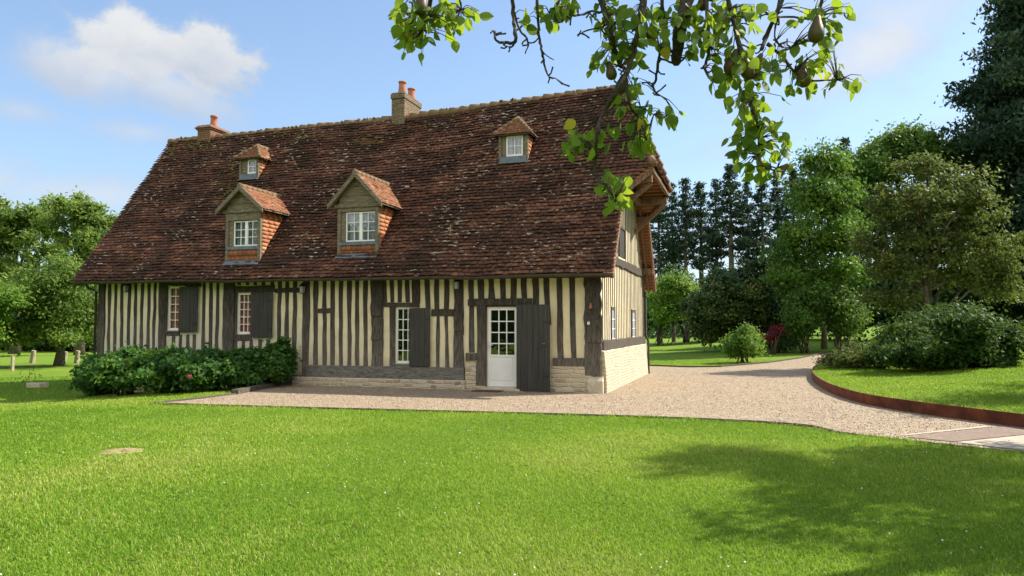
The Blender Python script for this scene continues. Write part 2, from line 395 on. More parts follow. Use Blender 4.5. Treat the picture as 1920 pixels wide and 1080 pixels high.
    c = t.mix(t.rng(n2, 0.4, 0.72, 0, 0.55), c, (0.24, 0.29, 0.05))
    c = t.mix(t.rng(n3, 0.3, 0.62, 0.6, 0.0), c, (0.085, 0.150, 0.014))
    sx = t.node('ShaderNodeSeparateXYZ'); t.l.new(t.pos, sx.inputs[0])
    far = t.rng(sx.outputs[1], 15, 60)
    c = t.mix(t.math('MULTIPLY', far, 0.35), c, (0.15, 0.26, 0.03))
    base(t, c); t.p.inputs['Roughness'].default_value = 0.95; t.p.inputs['Specular IOR Level'].default_value = 0.1
    bump(t, t.math('ADD', t.math('MULTIPLY', n3, 0.5), n2), 0.08); M['lawn'] = m
    def leafmat(name, stops, trans=0.35, rough=0.5, spec=0.35, tcol=None):
        m, t = material(name); a = attr(t, 'Col'); s = t.node('ShaderNodeSeparateColor'); t.l.new(a, s.inputs[0])
        c = t.ramp(s.outputs[0], stops)
        base(t, c); t.p.inputs['Roughness'].default_value = rough; t.p.inputs['Specular IOR Level'].default_value = spec
        tr = t.node('ShaderNodeBsdfTranslucent'); t.l.new(t.mix(0.6, c, tcol or tuple(min(1, x * 1.7) for x in stops[-1][1]), 'MIX'), tr.inputs[0])
        mx = t.node('ShaderNodeMixShader'); mx.inputs[0].default_value = trans
        t.l.new(t.p.outputs[0], mx.inputs[1]); t.l.new(tr.outputs[0], mx.inputs[2]); t.l.new(mx.outputs[0], t.out.inputs[0]); M[name] = m
    leafmat('grass_blade', [(0, (0.072, 0.180, 0.014)), (0.5, (0.170, 0.322, 0.026)), (0.86, (0.31, 0.43, 0.055)), (1, (0.50, 0.45, 0.18))], 0.40, 0.65, 0.2, (0.40, 0.56, 0.04))
    leafmat('leaf_ash', [(0, (0.06, 0.12, 0.022)), (0.6, (0.14, 0.23, 0.045)), (1, (0.27, 0.34, 0.07))], 0.45, 0.6, 0.2)
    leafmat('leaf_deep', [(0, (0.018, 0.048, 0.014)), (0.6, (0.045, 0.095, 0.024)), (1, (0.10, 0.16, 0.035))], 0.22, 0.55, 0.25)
    leafmat('leaf_mid', [(0, (0.035, 0.090, 0.016)), (0.6, (0.080, 0.165, 0.026)), (1, (0.17, 0.26, 0.04))], 0.35, 0.55, 0.25)
    leafmat('leaf_lime', [(0, (0.05, 0.12, 0.015)), (0.6, (0.12, 0.24, 0.025)), (1, (0.24, 0.34, 0.05))], 0.4, 0.55, 0.25)
    leafmat('leaf_maple', [(0, (0.040, 0.105, 0.018)), (0.5, (0.105, 0.20, 0.028)), (0.85, (0.23, 0.30, 0.045)), (1, (0.26, 0.17, 0.05))], 0.38, 0.55, 0.25, (0.16, 0.32, 0.03))
    leafmat('leaf_apple', [(0, (0.050, 0.070, 0.020)), (0.5, (0.110, 0.145, 0.034)), (0.88, (0.20, 0.23, 0.055)), (1, (0.20, 0.14, 0.05))], 0.3, 0.65, 0.2, (0.20, 0.27, 0.04))
    leafmat('leaf_glossy', [(0, (0.016, 0.045, 0.010)), (0.6, (0.042, 0.095, 0.018)), (1, (0.13, 0.20, 0.035))], 0.22, 0.6, 0.12)
    leafmat('leaf_magnolia', [(0, (0.016, 0.040, 0.010)), (0.6, (0.045, 0.085, 0.016)), (0.9, (0.16, 0.19, 0.03)), (1, (0.22, 0.14, 0.05))], 0.15, 0.55, 0.25, (0.10, 0.18, 0.03))
    leafmat('leaf_hydrangea', [(0, (0.018, 0.062, 0.012)), (0.6, (0.045, 0.125, 0.020)), (1, (0.17, 0.31, 0.04))], 0.30, 0.6, 0.25)
    leafmat('leaf_red', [(0, (0.09, 0.012, 0.02)), (1, (0.32, 0.03, 0.06))], 0.3)
    leafmat('needle', [(0, (0.018, 0.040, 0.024)), (0.7, (0.042, 0.080, 0.042)), (1, (0.085, 0.13, 0.055))], 0.12, 0.7, 0.2)
    leafmat('leaf_pear', [(0, (0.040, 0.105, 0.012)), (0.5, (0.105, 0.200, 0.018)), (0.93, (0.27, 0.36, 0.035)), (1, (0.50, 0.38, 0.03))], 0.55, 0.5, 0.3, (0.42, 0.56, 0.035))
    simple('bark', (0.10, 0.082, 0.062), 0.95, 0.45, 8, 30, 0.02)
    simple('bark_pale', (0.19, 0.155, 0.11), 0.95, 0.35, 8, 30, 0.02)
    simple('bark_pear', (0.060, 0.052, 0.040), 0.95, 0.6, 40, 90, 0.006)
    simple('stump_wood', (0.36, 0.31, 0.23), 0.95, 0.3, 8, 30, 0.02)
    m, t = material('pear_skin'); n = t.noise(t.pos, 30, 4); base(t, t.mix(t.rng(n, 0.4, 0.65), (0.060, 0.066, 0.016), (0.095, 0.045, 0.02))); t.p.inputs['Roughness'].default_value = 0.5; M['pear_skin'] = m
    simple('petal_white', (0.75, 0.75, 0.70), 0.7, 0.05)
    simple('petal_pink', (0.50, 0.07, 0.16), 0.7, 0.3, 40)
    simple('dry_soil', (0.27, 0.22, 0.10), 0.95, 0.4, 14, 60, 0.01)
mats()

# ------------------------------------------------------------------ terrain
GX = [onZ(px, py)[:2] for px, py in ((1552, 684), (1530, 697), (1524, 708), (1531, 721), (1560, 739), (1620, 759), (1720, 777), (1820, 791), (1920, 805), (2040, 823), (2200, 852))]
CORT = np.array(GX)
# smooth resample of the steel edging curve
def resample(P, n):
    P = np.array(P); out = []
    m = len(P)
    for i in range(m - 1):
        p0, p1, p2, p3 = P[max(i - 1, 0)], P[i], P[i + 1], P[min(i + 2, m - 1)]
        for k in range(n):
            s = k / n
            out.append(0.5 * ((2 * p1) + (-p0 + p2) * s + (2 * p0 - 5 * p1 + 4 * p2 - p3) * s * s + (-p0 + 3 * p1 - 3 * p2 + p3) * s ** 3))
    out.append(P[-1]); return np.array(out)
CORT = resample(CORT, 5)
D0 = np.array([11.5, 62.0]); D1 = np.array([52.0, 22.0])
MOUND_POLY = [tuple(p) for p in CORT] + [tuple(D1), (D0[0] + 30, D0[1] + 10), tuple(D0)]
def gz(x, y):
    x = np.asarray(x, float); y = np.asarray(y, float)
    z = -0.35 * sstep((-11.5 - x) / 7.0)
    dist = np.sqrt(x * x + y * y)
    rr = sstep((x + 8) / 10) * np.clip(y - 27, 0, 60) * 0.021
    z = z + rr + sstep((dist - 60) / 120) * 1.2 * sstep((x + 10) / 30)
    return z
def cdist(x, y):
    x = np.asarray(x, float)[..., None]; y = np.asarray(y, float)[..., None]
    a = CORT[:-1]; b = CORT[1:]; ab = b - a; L = (ab ** 2).sum(1)
    t = np.clip(((x - a[:, 0]) * ab[:, 0] + (y - a[:, 1]) * ab[:, 1]) / L, 0, 1)
    return np.sqrt((x - a[:, 0] - t * ab[:, 0]) ** 2 + (y - a[:, 1] - t * ab[:, 1]) ** 2).min(-1)
def mound_z(x, y):
    d = cdist(x, y)
    return 0.205 + 0.062 * np.minimum(d, 40) - 0.012 * np.exp(-d * 3) + 0.05 * nzA(np.asarray(x) * 0.5, np.asarray(y) * 0.5) * np.minimum(d, 1)
def top_z(x, y):
    g = gz(x, y); m = inpoly(x, y, MOUND_POLY)
    return np.where(m, np.maximum(g, mound_z(x, y)), g)
def gz1(x, y): return float(top_z(np.array([x]), np.array([y]))[0])

def make_ground():
    ang = np.linspace(0, 2 * np.pi, 181)[:-1]; rad = np.concatenate([[0.0], np.geomspace(0.6, 900, 90)])
    V = [(0, 0, 0)]; 
    for r in rad[1:]:
        for a in ang: V.append((r * math.cos(a), r * math.sin(a), 0))
    V = np.array(V, float); V[:, 2] = gz(V[:, 0], V[:, 1])
    fs = []
    n = len(ang)
    for k in range(n): fs.append([0, 1 + k, 1 + (k + 1) % n])
    for i in range(len(rad) - 2):
        for k in range(n):
            a = 1 + i * n + k; b = 1 + i * n + (k + 1) % n
            fs.append([a, a + n, b + n, b])
    me = bpy.data.meshes.new('ground'); me.from_pydata(V.tolist(), [], fs); me.update()
    for p in me.polygons: p.use_smooth = True
    tag(link('ground', me, M['lawn']), kind='structure', label='bright green mown lawn around the house')
make_ground()
FRONT_EDGE = [onZ(px, py)[:2] for px, py in ((290, 758), (460, 763), (640, 768), (880, 774), (1130, 781), (1300, 787), (1440, 794), (1520, 801), (1560, 810), (1640, 820), (1760, 834), (1920, 851), (2100, 872), (2300, 905))]
FRONT_EDGE = [tuple(p) for p in resample(FRONT_EDGE, 4)]
LEFT_EDGE = [tuple(onZ(px, py)[:2]) for px, py in ((545, 720), (440, 741), (370, 750), (290, 758))]
BACK_EDGE = [tuple(onZ(px, py)[:2]) for px, py in ((1216, 688), (1290, 691), (1350, 691), (1440, 686), (1500, 680), (1556, 672))]
GRAVEL = FRONT_EDGE + [tuple(p) for p in CORT[::-1]] + [(CORT[0][0] + 3.5, CORT[0][1] + 4)] + [(BACK_EDGE[-1][0] + 6, BACK_EDGE[-1][1] + 3)] + BACK_EDGE[::-1] + [(-3.4, 25.0), (-3.4, 17.6), (-11.9, 17.6)] + LEFT_EDGE[:1] + LEFT_EDGE[1:-1]
def make_gravel():
    from mathutils.geometry import tessellate_polygon
    # grid sampled sheet so that it can have gentle relief and follow the ground
    pts = [Vector((p[0], p[1], 0)) for p in GRAVEL]
    tris = tessellate_polygon([pts])
    me = bpy.data.meshes.new('gravel_drive'); me.from_pydata([tuple(p) for p in pts], [], [list(t) for t in tris]); me.update()
    import bmesh
    bm = bmesh.new(); bm.from_mesh(me)
    for _ in range(5):
        es = [e for e in bm.edges if e.calc_length() > 1.2]
        if not es: break
        bmesh.ops.subdivide_edges(bm, edges=es, cuts=1, use_grid_fill=False)
        bmesh.ops.triangulate(bm, faces=bm.faces[:])
    for v in bm.verts: v.co.z = float(gz(v.co.x, v.co.y)) + 0.022
    bmesh.ops.recalc_face_normals(bm, faces=bm.faces)
    if sum(f.normal.z for f in bm.faces) < 0: bmesh.ops.reverse_faces(bm, faces=bm.faces)
    bm.to_mesh(me); bm.free()
    tag(link('gravel_drive', me, M['gravel']), kind='structure', label='pale pinkish gravel drive around the house')
make_gravel()
def make_mound():
    n = len(CORT); K = 46
    V = []; ts = np.concatenate([[0], np.geomspace(0.004, 1, K - 1)])
    for i, c in enumerate(CORT):
        u = i / (n - 1); D = D0 * (1 - u) + D1 * u
        for t in ts: p = c * (1 - t) + D * t; V.append((p[0], p[1], 0))
    V = np.array(V, float); V[:, 2] = np.maximum(mound_z(V[:, 0], V[:, 1]), gz(V[:, 0], V[:, 1]) - 0.02)
    fs = [[i * K + k, (i + 1) * K + k, (i + 1) * K + k + 1, i * K + k + 1] for i in range(n - 1) for k in range(K - 1)]
    # skirt down on the open side
    b = len(V); V = V.tolist()
    for k in range(K): V.append((V[k][0], V[k][1], -0.3))
    for k in range(K - 1): fs.append([k, k + 1, b + k + 1, b + k])
    me = bpy.data.meshes.new('raised_lawn'); me.from_pydata(V, [], fs)
    for p in me.polygons: p.use_smooth = True
    me.update()
    import bmesh
    bm = bmesh.new(); bm.from_mesh(me); bmesh.ops.recalc_face_normals(bm, faces=bm.faces)
    bm.to_mesh(me); bm.free()
    tag(link('raised_lawn', me, M['lawn']), kind='structure', label='raised lawn bank held by rusty steel edging')
    mb = MB()
    nrm = []
    for i in range(n):
        d = CORT[min(i + 1, n - 1)] - CORT[max(i - 1, 0)]; d /= np.linalg.norm(d); nrm.append(np.array([d[1], -d[0]]))
    for i in range(n - 1):
        a, b2 = CORT[i], CORT[i + 1]; na, nb = nrm[i] * 0.012, nrm[i + 1] * 0.012
        mb.hexa([(*(a - na), -0.05), (*(b2 - nb), -0.05), (*(b2 + nb), -0.05), (*(a + na), -0.05), (*(a - na), 0.235), (*(b2 - nb), 0.235), (*(b2 + nb), 0.235), (*(a + na), 0.235)])
    o = mb.build('steel_edging', M['corten'], loc=(CORT[8][0], CORT[8][1], 0))
    tag(o, 'curved rusty brown steel edging holding back the raised lawn on the right', 'garden edging')
make_mound()
def strip(name, pts, w, h, mat, label, cat, dz=0.0, group=None):
    mb = MB(); P = [np.array(p[:2]) for p in pts]
    for a, b in zip(P[:-1], P[1:]):
        d = (b - a) / np.linalg.norm(b - a); q = np.array([-d[1], d[0]]) * w / 2
        za, zb = float(gz(*a)) + dz, float(gz(*b)) + dz
        mb.hexa([(*(a - q), za - .05), (*(b - q), zb - .05), (*(b + q), zb - .05), (*(a + q), za - .05), (*(a - q), za + h), (*(b - q), zb + h), (*(b + q), zb + h), (*(a + q), za + h)])
    m = P[len(P) // 2]
    return tag(mb.build(name, mat, loc=(m[0], m[1], 0)), label, cat, group)
cut = [p for p in FRONT_EDGE if pix((p[0], p[1], 0))[0] < 1575]
strip('lawn_edging', cut, 0.03, 0.036, M['timber_edge'], 'thin dark timber strip between the front lawn and the gravel', 'garden edging')
strip('lawn_edging', BACK_EDGE, 0.07, 0.075, M['timber_edge'], 'low timber kerb along the back lawn right of the gable', 'garden edging')
strip('garden_sleeper', LEFT_EDGE[:2], 0.16, 0.13, M['timber_edge'], 'dark heavy timber sleeper at the right end of the hydrangea bed', 'sleeper')
strip('lawn_edging', LEFT_EDGE[1:], 0.10, 0.05, M['timber_edge'], 'pale flat timber board ending in the gravel corner before the hydrangeas', 'garden edging')

# drainage channel and paving at far right
def make_channel():
    a = onZ(1675, 819); b = onZ(1850, 803); c = onZ(2100, 800)
    def q(name, ps, z, mat, label):
        me = bpy.data.meshes.new(name); me.from_pydata([(p[0], p[1], z) for p in ps], [], [list(range(len(ps)))]); me.update()
        return tag(link(name, me, mat), kind='structure', label=label)
    P = lambda x, y: onZ(x, y)
    q('paving_kerb', [P(1672, 821), P(1700, 820), P(1860, 803.5), P(1845, 802)], 0.030, M['concrete'], 'pale concrete strip crossing the gravel drive')
    q('paving_band', [P(1700, 823), P(1790, 832), P(1960, 814), P(2200, 800), P(1990, 796), P(1866, 804.5)], 0.030, M['channel_paving'], 'reddish brown brick band across the drive at the right edge')
    q('paving_apron', [P(1792, 833), P(1935, 850), P(2200, 885), P(2400, 850), P(2200, 803), P(1962, 815)], 0.030, M['concrete'], 'grey concrete apron at the right edge beside the lawn')
make_channel()

# ------------------------------------------------------------------ house
YF, YB, XL, XR = 17.5, 25.1, -18.45, -3.36
YE, YRG = 17.05, 21.3
HC = (-11.0, 21.3, 0.0)
house = thing('half_timbered_house', HC, 'long half-timbered cottage with a steep brown tiled roof and four dormers', 'house')
ZE0, ZE1 = 2.93, 2.80
_P0 = onY(1163, 164, YRG); _RL = onY(320, 266, YRG); _RM = onY(738, 223, YRG)
def ze(x): return ZE0 + (ZE1 - ZE0) * (np.asarray(x, float) + 19) / 16 
def zr(x):
    x = np.asarray(x, float)
    return np.interp(x, [_RL[0], _RM[0], -7.5, _P0[0]], [_RL[2], _RM[2], 0.5 * (_RM[2] + _P0[2]) - 0.02, _P0[2]])
XA = onY(136, 524, YE)[0]; XV = -2.96
_F = None
# hip corner F: on front slope at pixel (1225,309)
def roofpt(px, py):
    d = ray(px, py); t = 20.0
    for _ in range(60):
        P = EYEP + d * t; zz = ze(P[0]) + (zr(P[0]) - ze(P[0])) * (P[1] - YE) / (YRG - YE)
        g = P[2] - zz; t += g * 0.4
    return EYEP + d * t
PF = roofpt(1225, 309); PG = roofpt(1172, 352)
print('P0', _P0, 'RL', _RL, 'RM', _RM, 'F', PF, 'G', PG, 'eave', onY(136, 524, YE), onY(1150, 511, YE))
tF = (PF[1] - YE) / (YRG - YE); tG = (PG[1] - YE) / (YRG - YE)
XP0 = float(_P0[0]); XF = float(PF[0])
def xright(t): return np.interp(t, [0, tG, tF, 1], [XV, XV, XF, XP0])
def xleft(t): return np.interp(t, [0, 1], [XA, _RL[0]])
def roof_und(x, t):
    return 0.09 * nzA(x * 0.45 + 3, t * 3.0 + 5) + 0.05 * nzB(x * 1.1, t * 7) - 0.07 * np.sin(np.pi * np.clip(t, 0, 1)) * 0.6
def slope(sgn):
    """front slope for sgn=+1, back slope for -1"""
    def S(x, t):
        x = np.asarray(x, float); t = np.asarray(t, float)
        y = YE + (YRG - YE) * t; z = ze(x) + (zr(x) - ze(x)) * t
        k = roof_und(x, t)
        y = y - 0.79 * k; z = z + 0.61 * k
        # bell-cast: eaves kick out a little
        if sgn < 0: y = 2 * YRG - y
        return np.stack([x, y, z], -1)
    return S
TPAL = np.array([[0.135, 0.055, 0.037], [0.105, 0.043, 0.031], [0.165, 0.070, 0.043], [0.080, 0.036, 0.028], [0.20, 0.085, 0.05], [0.060, 0.032, 0.027], [0.27, 0.115, 0.065], [0.12, 0.075, 0.055]])
TPW = np.array([0.24, 0.22, 0.17, 0.14, 0.09, 0.08, 0.03, 0.03])
NPAL = np.array([[0.44, 0.165, 0.07], [0.38, 0.15, 0.07], [0.50, 0.22, 0.11], [0.30, 0.12, 0.06], [0.55, 0.32, 0.2]])
NPW = np.array([0.35, 0.25, 0.2, 0.12, 0.08])
def tile_mesh(name, S, x0f, x1f, rows, tw, th=0.018, keep=None, pal=TPAL, pw=TPW, over=1.38, lift=0.058, seed=5, t0=0.0, t1=1.0, overx=0.0):
    g = np.random.default_rng(seed); X = []; T = []
    dt = (t1 - t0) / rows
    for i in range(rows):
        t = t0 + (i) * dt; a, b = float(x0f(t)) - overx, float(x1f(t)) + overx
        n = max(1, int(round(abs(b - a) / tw))); w = (b - a) / n
        xs = a + w * (np.arange(n) + 0.5 + (0.5 if i % 2 else 0.0)) + g.normal(0, 0.004, n)
        if i % 2: xs = xs[:-1] if n > 1 else xs; xs = np.concatenate([[a + w * 0.5], xs, [b - w * 0.5]]) if n > 1 else xs
        X.append(xs); T.append(np.full(len(xs), t))
    X = np.concatenate(X); T = np.concatenate(T)
    T = T + g.normal(0, 0.06, len(T)) * dt
    P = S(X, T)
    if keep is not None:
        k = keep(X, T, P); X, T, P = X[k], T[k], P[k]
    e = 0.02
    U = S(X + e, T) - S(X - e, T); U /= np.linalg.norm(U, axis=1)[:, None]
    Vv = S(X, T + dt * 0.5) - S(X, T - dt * 0.5); rl = np.linalg.norm(Vv, axis=1)[:, None]; Vv = Vv / rl
    N = np.cross(U, Vv); N /= np.linalg.norm(N, axis=1)[:, None]
    N = np.where((N[:, 2:3] < 0), -N, N)
    n = len(X); L = rl * over
    hw = (tw * 0.5 * g.uniform(0.93, 0.995, n))[:, None]
    li = lift * g.uniform(0.75, 1.35, n)[:, None]; rol = (g.normal(0, 0.0045, n))[:, None]
    skew = g.normal(0, 0.012, n)[:, None]
    A = P - Vv * rl * 0.15 + N * li
    Uq = U + Vv * skew
    b0 = A - Uq * hw + N * rol; b1 = A + Uq * hw - N * rol
    c0 = b0 + Vv * L - N * (li + 0.0); c1 = b1 + Vv * L - N * (li + 0.0)
    thn = N * th * g.uniform(0.8, 1.5, n)[:, None]
    mid = A - Vv * 0.006 + N * 0.006
    Vt = np.stack([b0, b1, c1, c0, b0 - thn, b1 - thn, c1 - thn, c0 - thn], 1).reshape(-1, 3)
    o = (np.arange(n) * 8)[:, None]
    Fq = np.concatenate([o + [0, 1, 2, 3], o + [4, 5, 1, 0], o + [5, 6, 2, 1], o + [7, 4, 0, 3]], 0)
    ci = g.choice(len(pal), n, p=pw / pw.sum()); c = pal[ci]
    if pal is TPAL:
        run = 1 + 1.3 * nzA(X * 1.6, T * rows * 1.07 + 3) + .9 * nzB(X * .7, T * rows * .5)
        c = (c * .5 + np.array([.112, .054, .039]) * .5) * 1.2 * np.clip(run, .55, 1.6)[:, None]
    c = c * g.uniform(0.85, 1.15, n)[:, None]
    cols = np.repeat(np.concatenate([c, np.ones((n, 1))], 1), 8, axis=0)
    return np_mesh(name, Vt, Fq, cols)
DORM = []     # filled before the roof is tiled: (x0,x1,yf,ztop)

def FW(px, py): p = onY(px, py, YF - 0.02); return p[0], p[2]
# --- dormer dimensions from measured points
def dspec(kind, pl, pr, pyb, pyt, peak, win, npan):
    Pb = roofpt((pl + pr) / 2, pyb); yf = Pb[1]
    x0, x1 = onY(pl, (pyb + pyt) / 2, yf)[0], onY(pr, (pyb + pyt) / 2, yf)[0]
    return dict(kind=kind, yf=yf, x0=x0, x1=x1, zb=onY(pl, pyb, yf)[2] - 0.03, zt=onY(pl, pyt, yf)[2], zk=onY(peak[0], peak[1], yf)[2],
                wx0=onY(win[0], 400, yf)[0], wx1=onY(win[1], 400, yf)[0], wz0=onY(win[0], win[3], yf)[2], wz1=onY(win[0], win[2], yf)[2], npan=npan)
DS = [dspec('gable', 424, 488, 489, 397, (456, 350), (438, 485.4, 415, 462), (4, 3)),
      dspec('gable', 634, 709, 476, 387, (668, 325), (648, 704.5, 398.5, 453.5), (4, 3)),
      dspec('hip', 449.5, 484, 336, 297, (466, 268), (461.5, 481.5, 299, 326), (2, 2)),
      dspec('hip', 936, 989, 305, 252.5, (972, 214), (948.5, 980, 255.5, 293.5), (2, 2))]
def yroof(x, z):
    return YE + (YRG - YE) * (z - ze(x)) / (zr(x) - ze(x))

class Parts:
    """every timber laid through this becomes a part of its own"""
    def __init__(s, name, mat, bevel=0.0): s.a = (name, mat, bevel)
    def add(s, vs, fs):
        mb = MB(); mb.add(vs, fs); mb.build(s.a[0], s.a[1], house, bevel=s.a[2])
def make_roof():
    Sf, Sb = slope(1), slope(-1)
    def keepf(X, T, P):
        k = np.ones(len(X), bool)
        for d in DS:
            k &= ~((X > d['x0'] + 0.03) & (X < d['x1'] - 0.03) & (P[:, 1] > d['yf'] + 0.10) & (P[:, 2] < d['zt'] - 0.12))
        return k & (X < xright(T) + 0.03)
    mf = tile_mesh('roof', Sf, xleft, xright, 56, 0.168, keep=keepf, seed=5)
    roof = link('roof', mf, M['roof_tile'], house)
    mb_ = tile_mesh('roof', Sb, xleft, xright, 56, 0.168, seed=6)
    ob = link('roof', mb_, M['roof_tile'], house)
    # half hip face
    B = np.array([XF, 2 * YRG - PF[1], PF[2]]); A = np.array([XF, PF[1], PF[2]]); T0 = np.array([XP0, YRG, float(zr(XP0))])
    def Sh(s, t):
        s = np.asarray(s, float)[..., None]; t = np.asarray(t, float)[..., None]
        y = s; base_ = A + (B - A) * ((y - A[1]) / (B[1] - A[1]))
        c = base_.copy(); c = base_ * (1 - t) + np.array([T0[0], 0, T0[2]]) * t
        c[..., 1] = s[..., 0]
        c[..., 0] += -0.10 * np.sin(np.pi * t[..., 0]) * -1.0
        return c
    mh = tile_mesh('hip_tiling', Sh, lambda t: A[1] + (YRG - A[1]) * t, lambda t: B[1] - (B[1] - YRG) * t, 24, 0.165, seed=8)
    link('hip_tiling', mh, M['roof_tile'], roof)
    # decking under the tiles
    for sgn, par in ((1, roof), (-1, ob)):
        mb = MB(); S = slope(sgn)
        xs = [(xleft(t), xright(t), t) for t in np.linspace(0, 1, 26)]
        nx = 40
        rowsV = []
        for (a, b, t) in xs:
            P = S(np.linspace(float(a) + 0.01, float(b) - 0.01, nx), np.full(nx, t)); rowsV.append(P)
        G = np.array(rowsV); off = np.array([0, 0.79 * 0.03 * sgn, -0.61 * 0.03]); off2 = off * 2.4
        def hole(p):
            return sgn > 0 and any(p[0] > d['x0'] + 0.12 and p[0] < d['x1'] - 0.12 and p[1] > d['yf'] + 0.15 and p[2] < d['zt'] - 0.2 for d in DS)
        V = (G + off).reshape(-1, 3).tolist(); V2 = (G + off2).reshape(-1, 3).tolist(); nv = len(V); nr = len(xs)
        fs = []
        for i in range(nr - 1):
            for k in range(nx - 1):
                a = i * nx + k
                if hole((np.array(V[a]) + np.array(V[a + nx + 1])) / 2): continue
                fs.append([a, a + 1, a + nx + 1, a + nx]); fs.append([nv + a, nv + a + nx, nv + a + nx + 1, nv + a + 1])
        for i in range(nr - 1):
            for k in (0, nx - 1): a = i * nx + k; fs.append([a, a + nx, nv + a + nx, nv + a])
        for k in range(nx - 1): fs.append([k, nv + k, nv + k + 1, k + 1])
        mb.add(V + V2, fs); mb.build('roof_boarding', M['roof_board'], par)
    mb = MB(); mb.prism([tuple(A + [-.02, .03, -.03]), tuple(B + [-.02, -.03, -.03]), tuple(T0 + [-.03, 0, -.06])], (-0.03, 0, -0.02)); mb.build('hip_boarding', M['roof_board'], roof)
    # rafters visible in the gable overhang and at the eaves
    mb = MB(); Sf2 = slope(1)
    for sgn in (1, -1):
        S = slope(sgn)
        for xo in (XV - 0.05, XV - 0.26):
            ts = np.linspace(0.0, tG + 0.02 if xo > XV - .1 else tF + .18, 8)
            pts = S(np.full(8, xo), ts) + np.array([0, 0.79 * 0.14 * sgn, -0.61 * 0.14])
            for a, b in zip(pts[:-1], pts[1:]): mb.bar(a, b, 0.07, 0.11)
        # barge rafter kicking out to the hip corner
        a = S(np.array([XV - 0.03]), np.array([tG]))[0] + [0, 0.1 * sgn, -0.09]; b = S(np.array([XF - 0.03]), np.array([tF]))[0] + [0, 0.1 * sgn, -0.09]
        mb.bar(a, b, 0.07, 0.12)
    mb.bar(A + [-.05, 0.05, -.09], B + [-.05, -.05, -.09], 0.09, 0.12)
    for k in (0.25, 0.5, 0.75):
        q = A + (B - A) * k; mb.bar(q + [-.04, 0, -.10], T0 + [-.15, (k - .5) * .5, -.35], 0.07, 0.09)
    mb.build('rafter', M['timber_warm'], roof)
    # projecting purlins with curved braces
    mb = Parts('purlin', M['timber_warm'], .01)
    mb.box = lambda a, b, c, d, e, f: (lambda q: (q.box(a, b, c, d, e, f), mb.add(q.v, q.f)))(MB())
    mb.bar = lambda a, b, w, h: (lambda q: (q.bar(a, b, w, h), mb.add(q.v, q.f)))(MB())
    for (y, z, x1) in ((PF[1] + 0.25, PF[2] - 0.30, XF - 0.06), (2 * YRG - PF[1] - 0.25, PF[2] - 0.30, XF - 0.06), (2 * YRG - 18.95, 4.95, XV - 0.04), (2 * YRG - 17.75, 3.40, XV - 0.03), (18.95, 4.90, XV - .05)):
        mb.box(XR - 0.3, x1, y - 0.09, y + 0.09, z - 0.11, z + 0.09)
    mb.bar((XR + 0.18, PF[1] + .2, PF[2] - 0.35), (XR + 0.18, 2 * YRG - PF[1] - .2, PF[2] - 0.35), 0.14, 0.16)
    mb.bar((XR + 0.02, 2 * YRG - PF[1] - .28, PF[2] - 1.25), (XF - 0.1, 2 * YRG - PF[1] - .28, PF[2] - 0.42), 0.10, 0.13)
    mb.bar((XR + 0.02, PF[1] + .28, PF[2] - 1.15), (XF - 0.1, PF[1] + .28, PF[2] - 0.42), 0.10, 0.13)
    # ridge tiles, moss
    mb = MB(); mo = MB(); x = float(_RL[0])
    while x < XP0 - 0.1:
        z = float(zr(x)); z2 = float(zr(x + .33)); r = R.uniform(0.10, 0.125)
        j = R.uniform(-.012, .012)
        mb.tube([(x - .03, YRG, z - .02 + j), (x + 0.35, YRG, z2 - .035 + j)], [r + .018, r], 10)
        if R.random() < 0.75:
            for _ in range(3):
                q = (x + R.uniform(0, .33), YRG + R.uniform(-.12, .05), z + R.uniform(.05, .09)); rr = R.uniform(.02, .05)
                mo.lathe((q[0], q[1], q[2]), [(rr * .6, -rr), (rr, 0), (rr * .6, rr * .5), (0.002, rr * .6)], 7)
        x += 0.335
    mb.build('ridge_capping', M['ridge_tile'], roof, smooth=True)
    mb = MB()
    for E in (A, B):
        D = T0 - E; L = np.linalg.norm(D); n = int(L / 0.3)
        for i in range(n):
            a = E + D * (i / n); b = E + D * ((i + 1.12) / n)
            bow = 0.10 * math.sin(math.pi * (i + .5) / n)
            mb.tube([a + [bow, 0, 0.03], b + [bow, 0, 0.01]], [0.115, 0.085], 8)
    mb.build('hip_capping', M['ridge_tile'], roof, smooth=True)
    # moss cushions on the tiles
    g = np.random.default_rng(3)
    pts = []
    for (px, py, rx, ry, n) in ((365, 275, 30, 10, 50), (440, 315, 22, 18, 40), (430, 360, 25, 25, 60), (690, 262, 30, 10, 45), (480, 380, 8, 10, 15), (325, 285, 8, 14, 20), (560, 255, 60, 8, 30), (800, 235, 120, 8, 30)):
        for _ in range(n): pts.append(roofpt(px + g.normal(0, rx * .6), py + g.normal(0, ry * .6)))
    for p in pts:
        if p[1] > YRG - 0.05 or p[1] < YE: continue
        rr = R.uniform(.02, .055); t = (p[1] - YE) / (YRG - YE); q = slope(1)(np.array([p[0]]), np.array([t]))[0] + [0, -.03, .025]
        mo.lathe(tuple(q), [(rr * .7, -rr * .6), (rr * 1.1, 0), (rr * .7, rr * .4), (0.002, rr * .55)], 7)
    tag(mo.build('moss', M['moss'], roof, smooth=True), kind='stuff')
    # gutter under the front eave
    mb = MB(); a = slope(1)(np.array([XA, XV]), np.array([0, 0]))
    n = 24; xs = np.linspace(XA + .02, XV - .02, n)
    top = slope(1)(xs, np.zeros(n))
    prof = [(-.035 + .065 * math.cos(th), .0 + .065 * math.sin(th)) for th in np.linspace(math.pi, 2 * math.pi, 8)]
    V = []; fs = []
    for i in range(n):
        for (dy, dz) in prof: V.append((xs[i], top[i][1] - .02 + dy, top[i][2] - .03 + dz))
    for i in range(n - 1):
        for k in range(7): q = i * 8 + k; fs.append([q, q + 1, q + 9, q + 8])
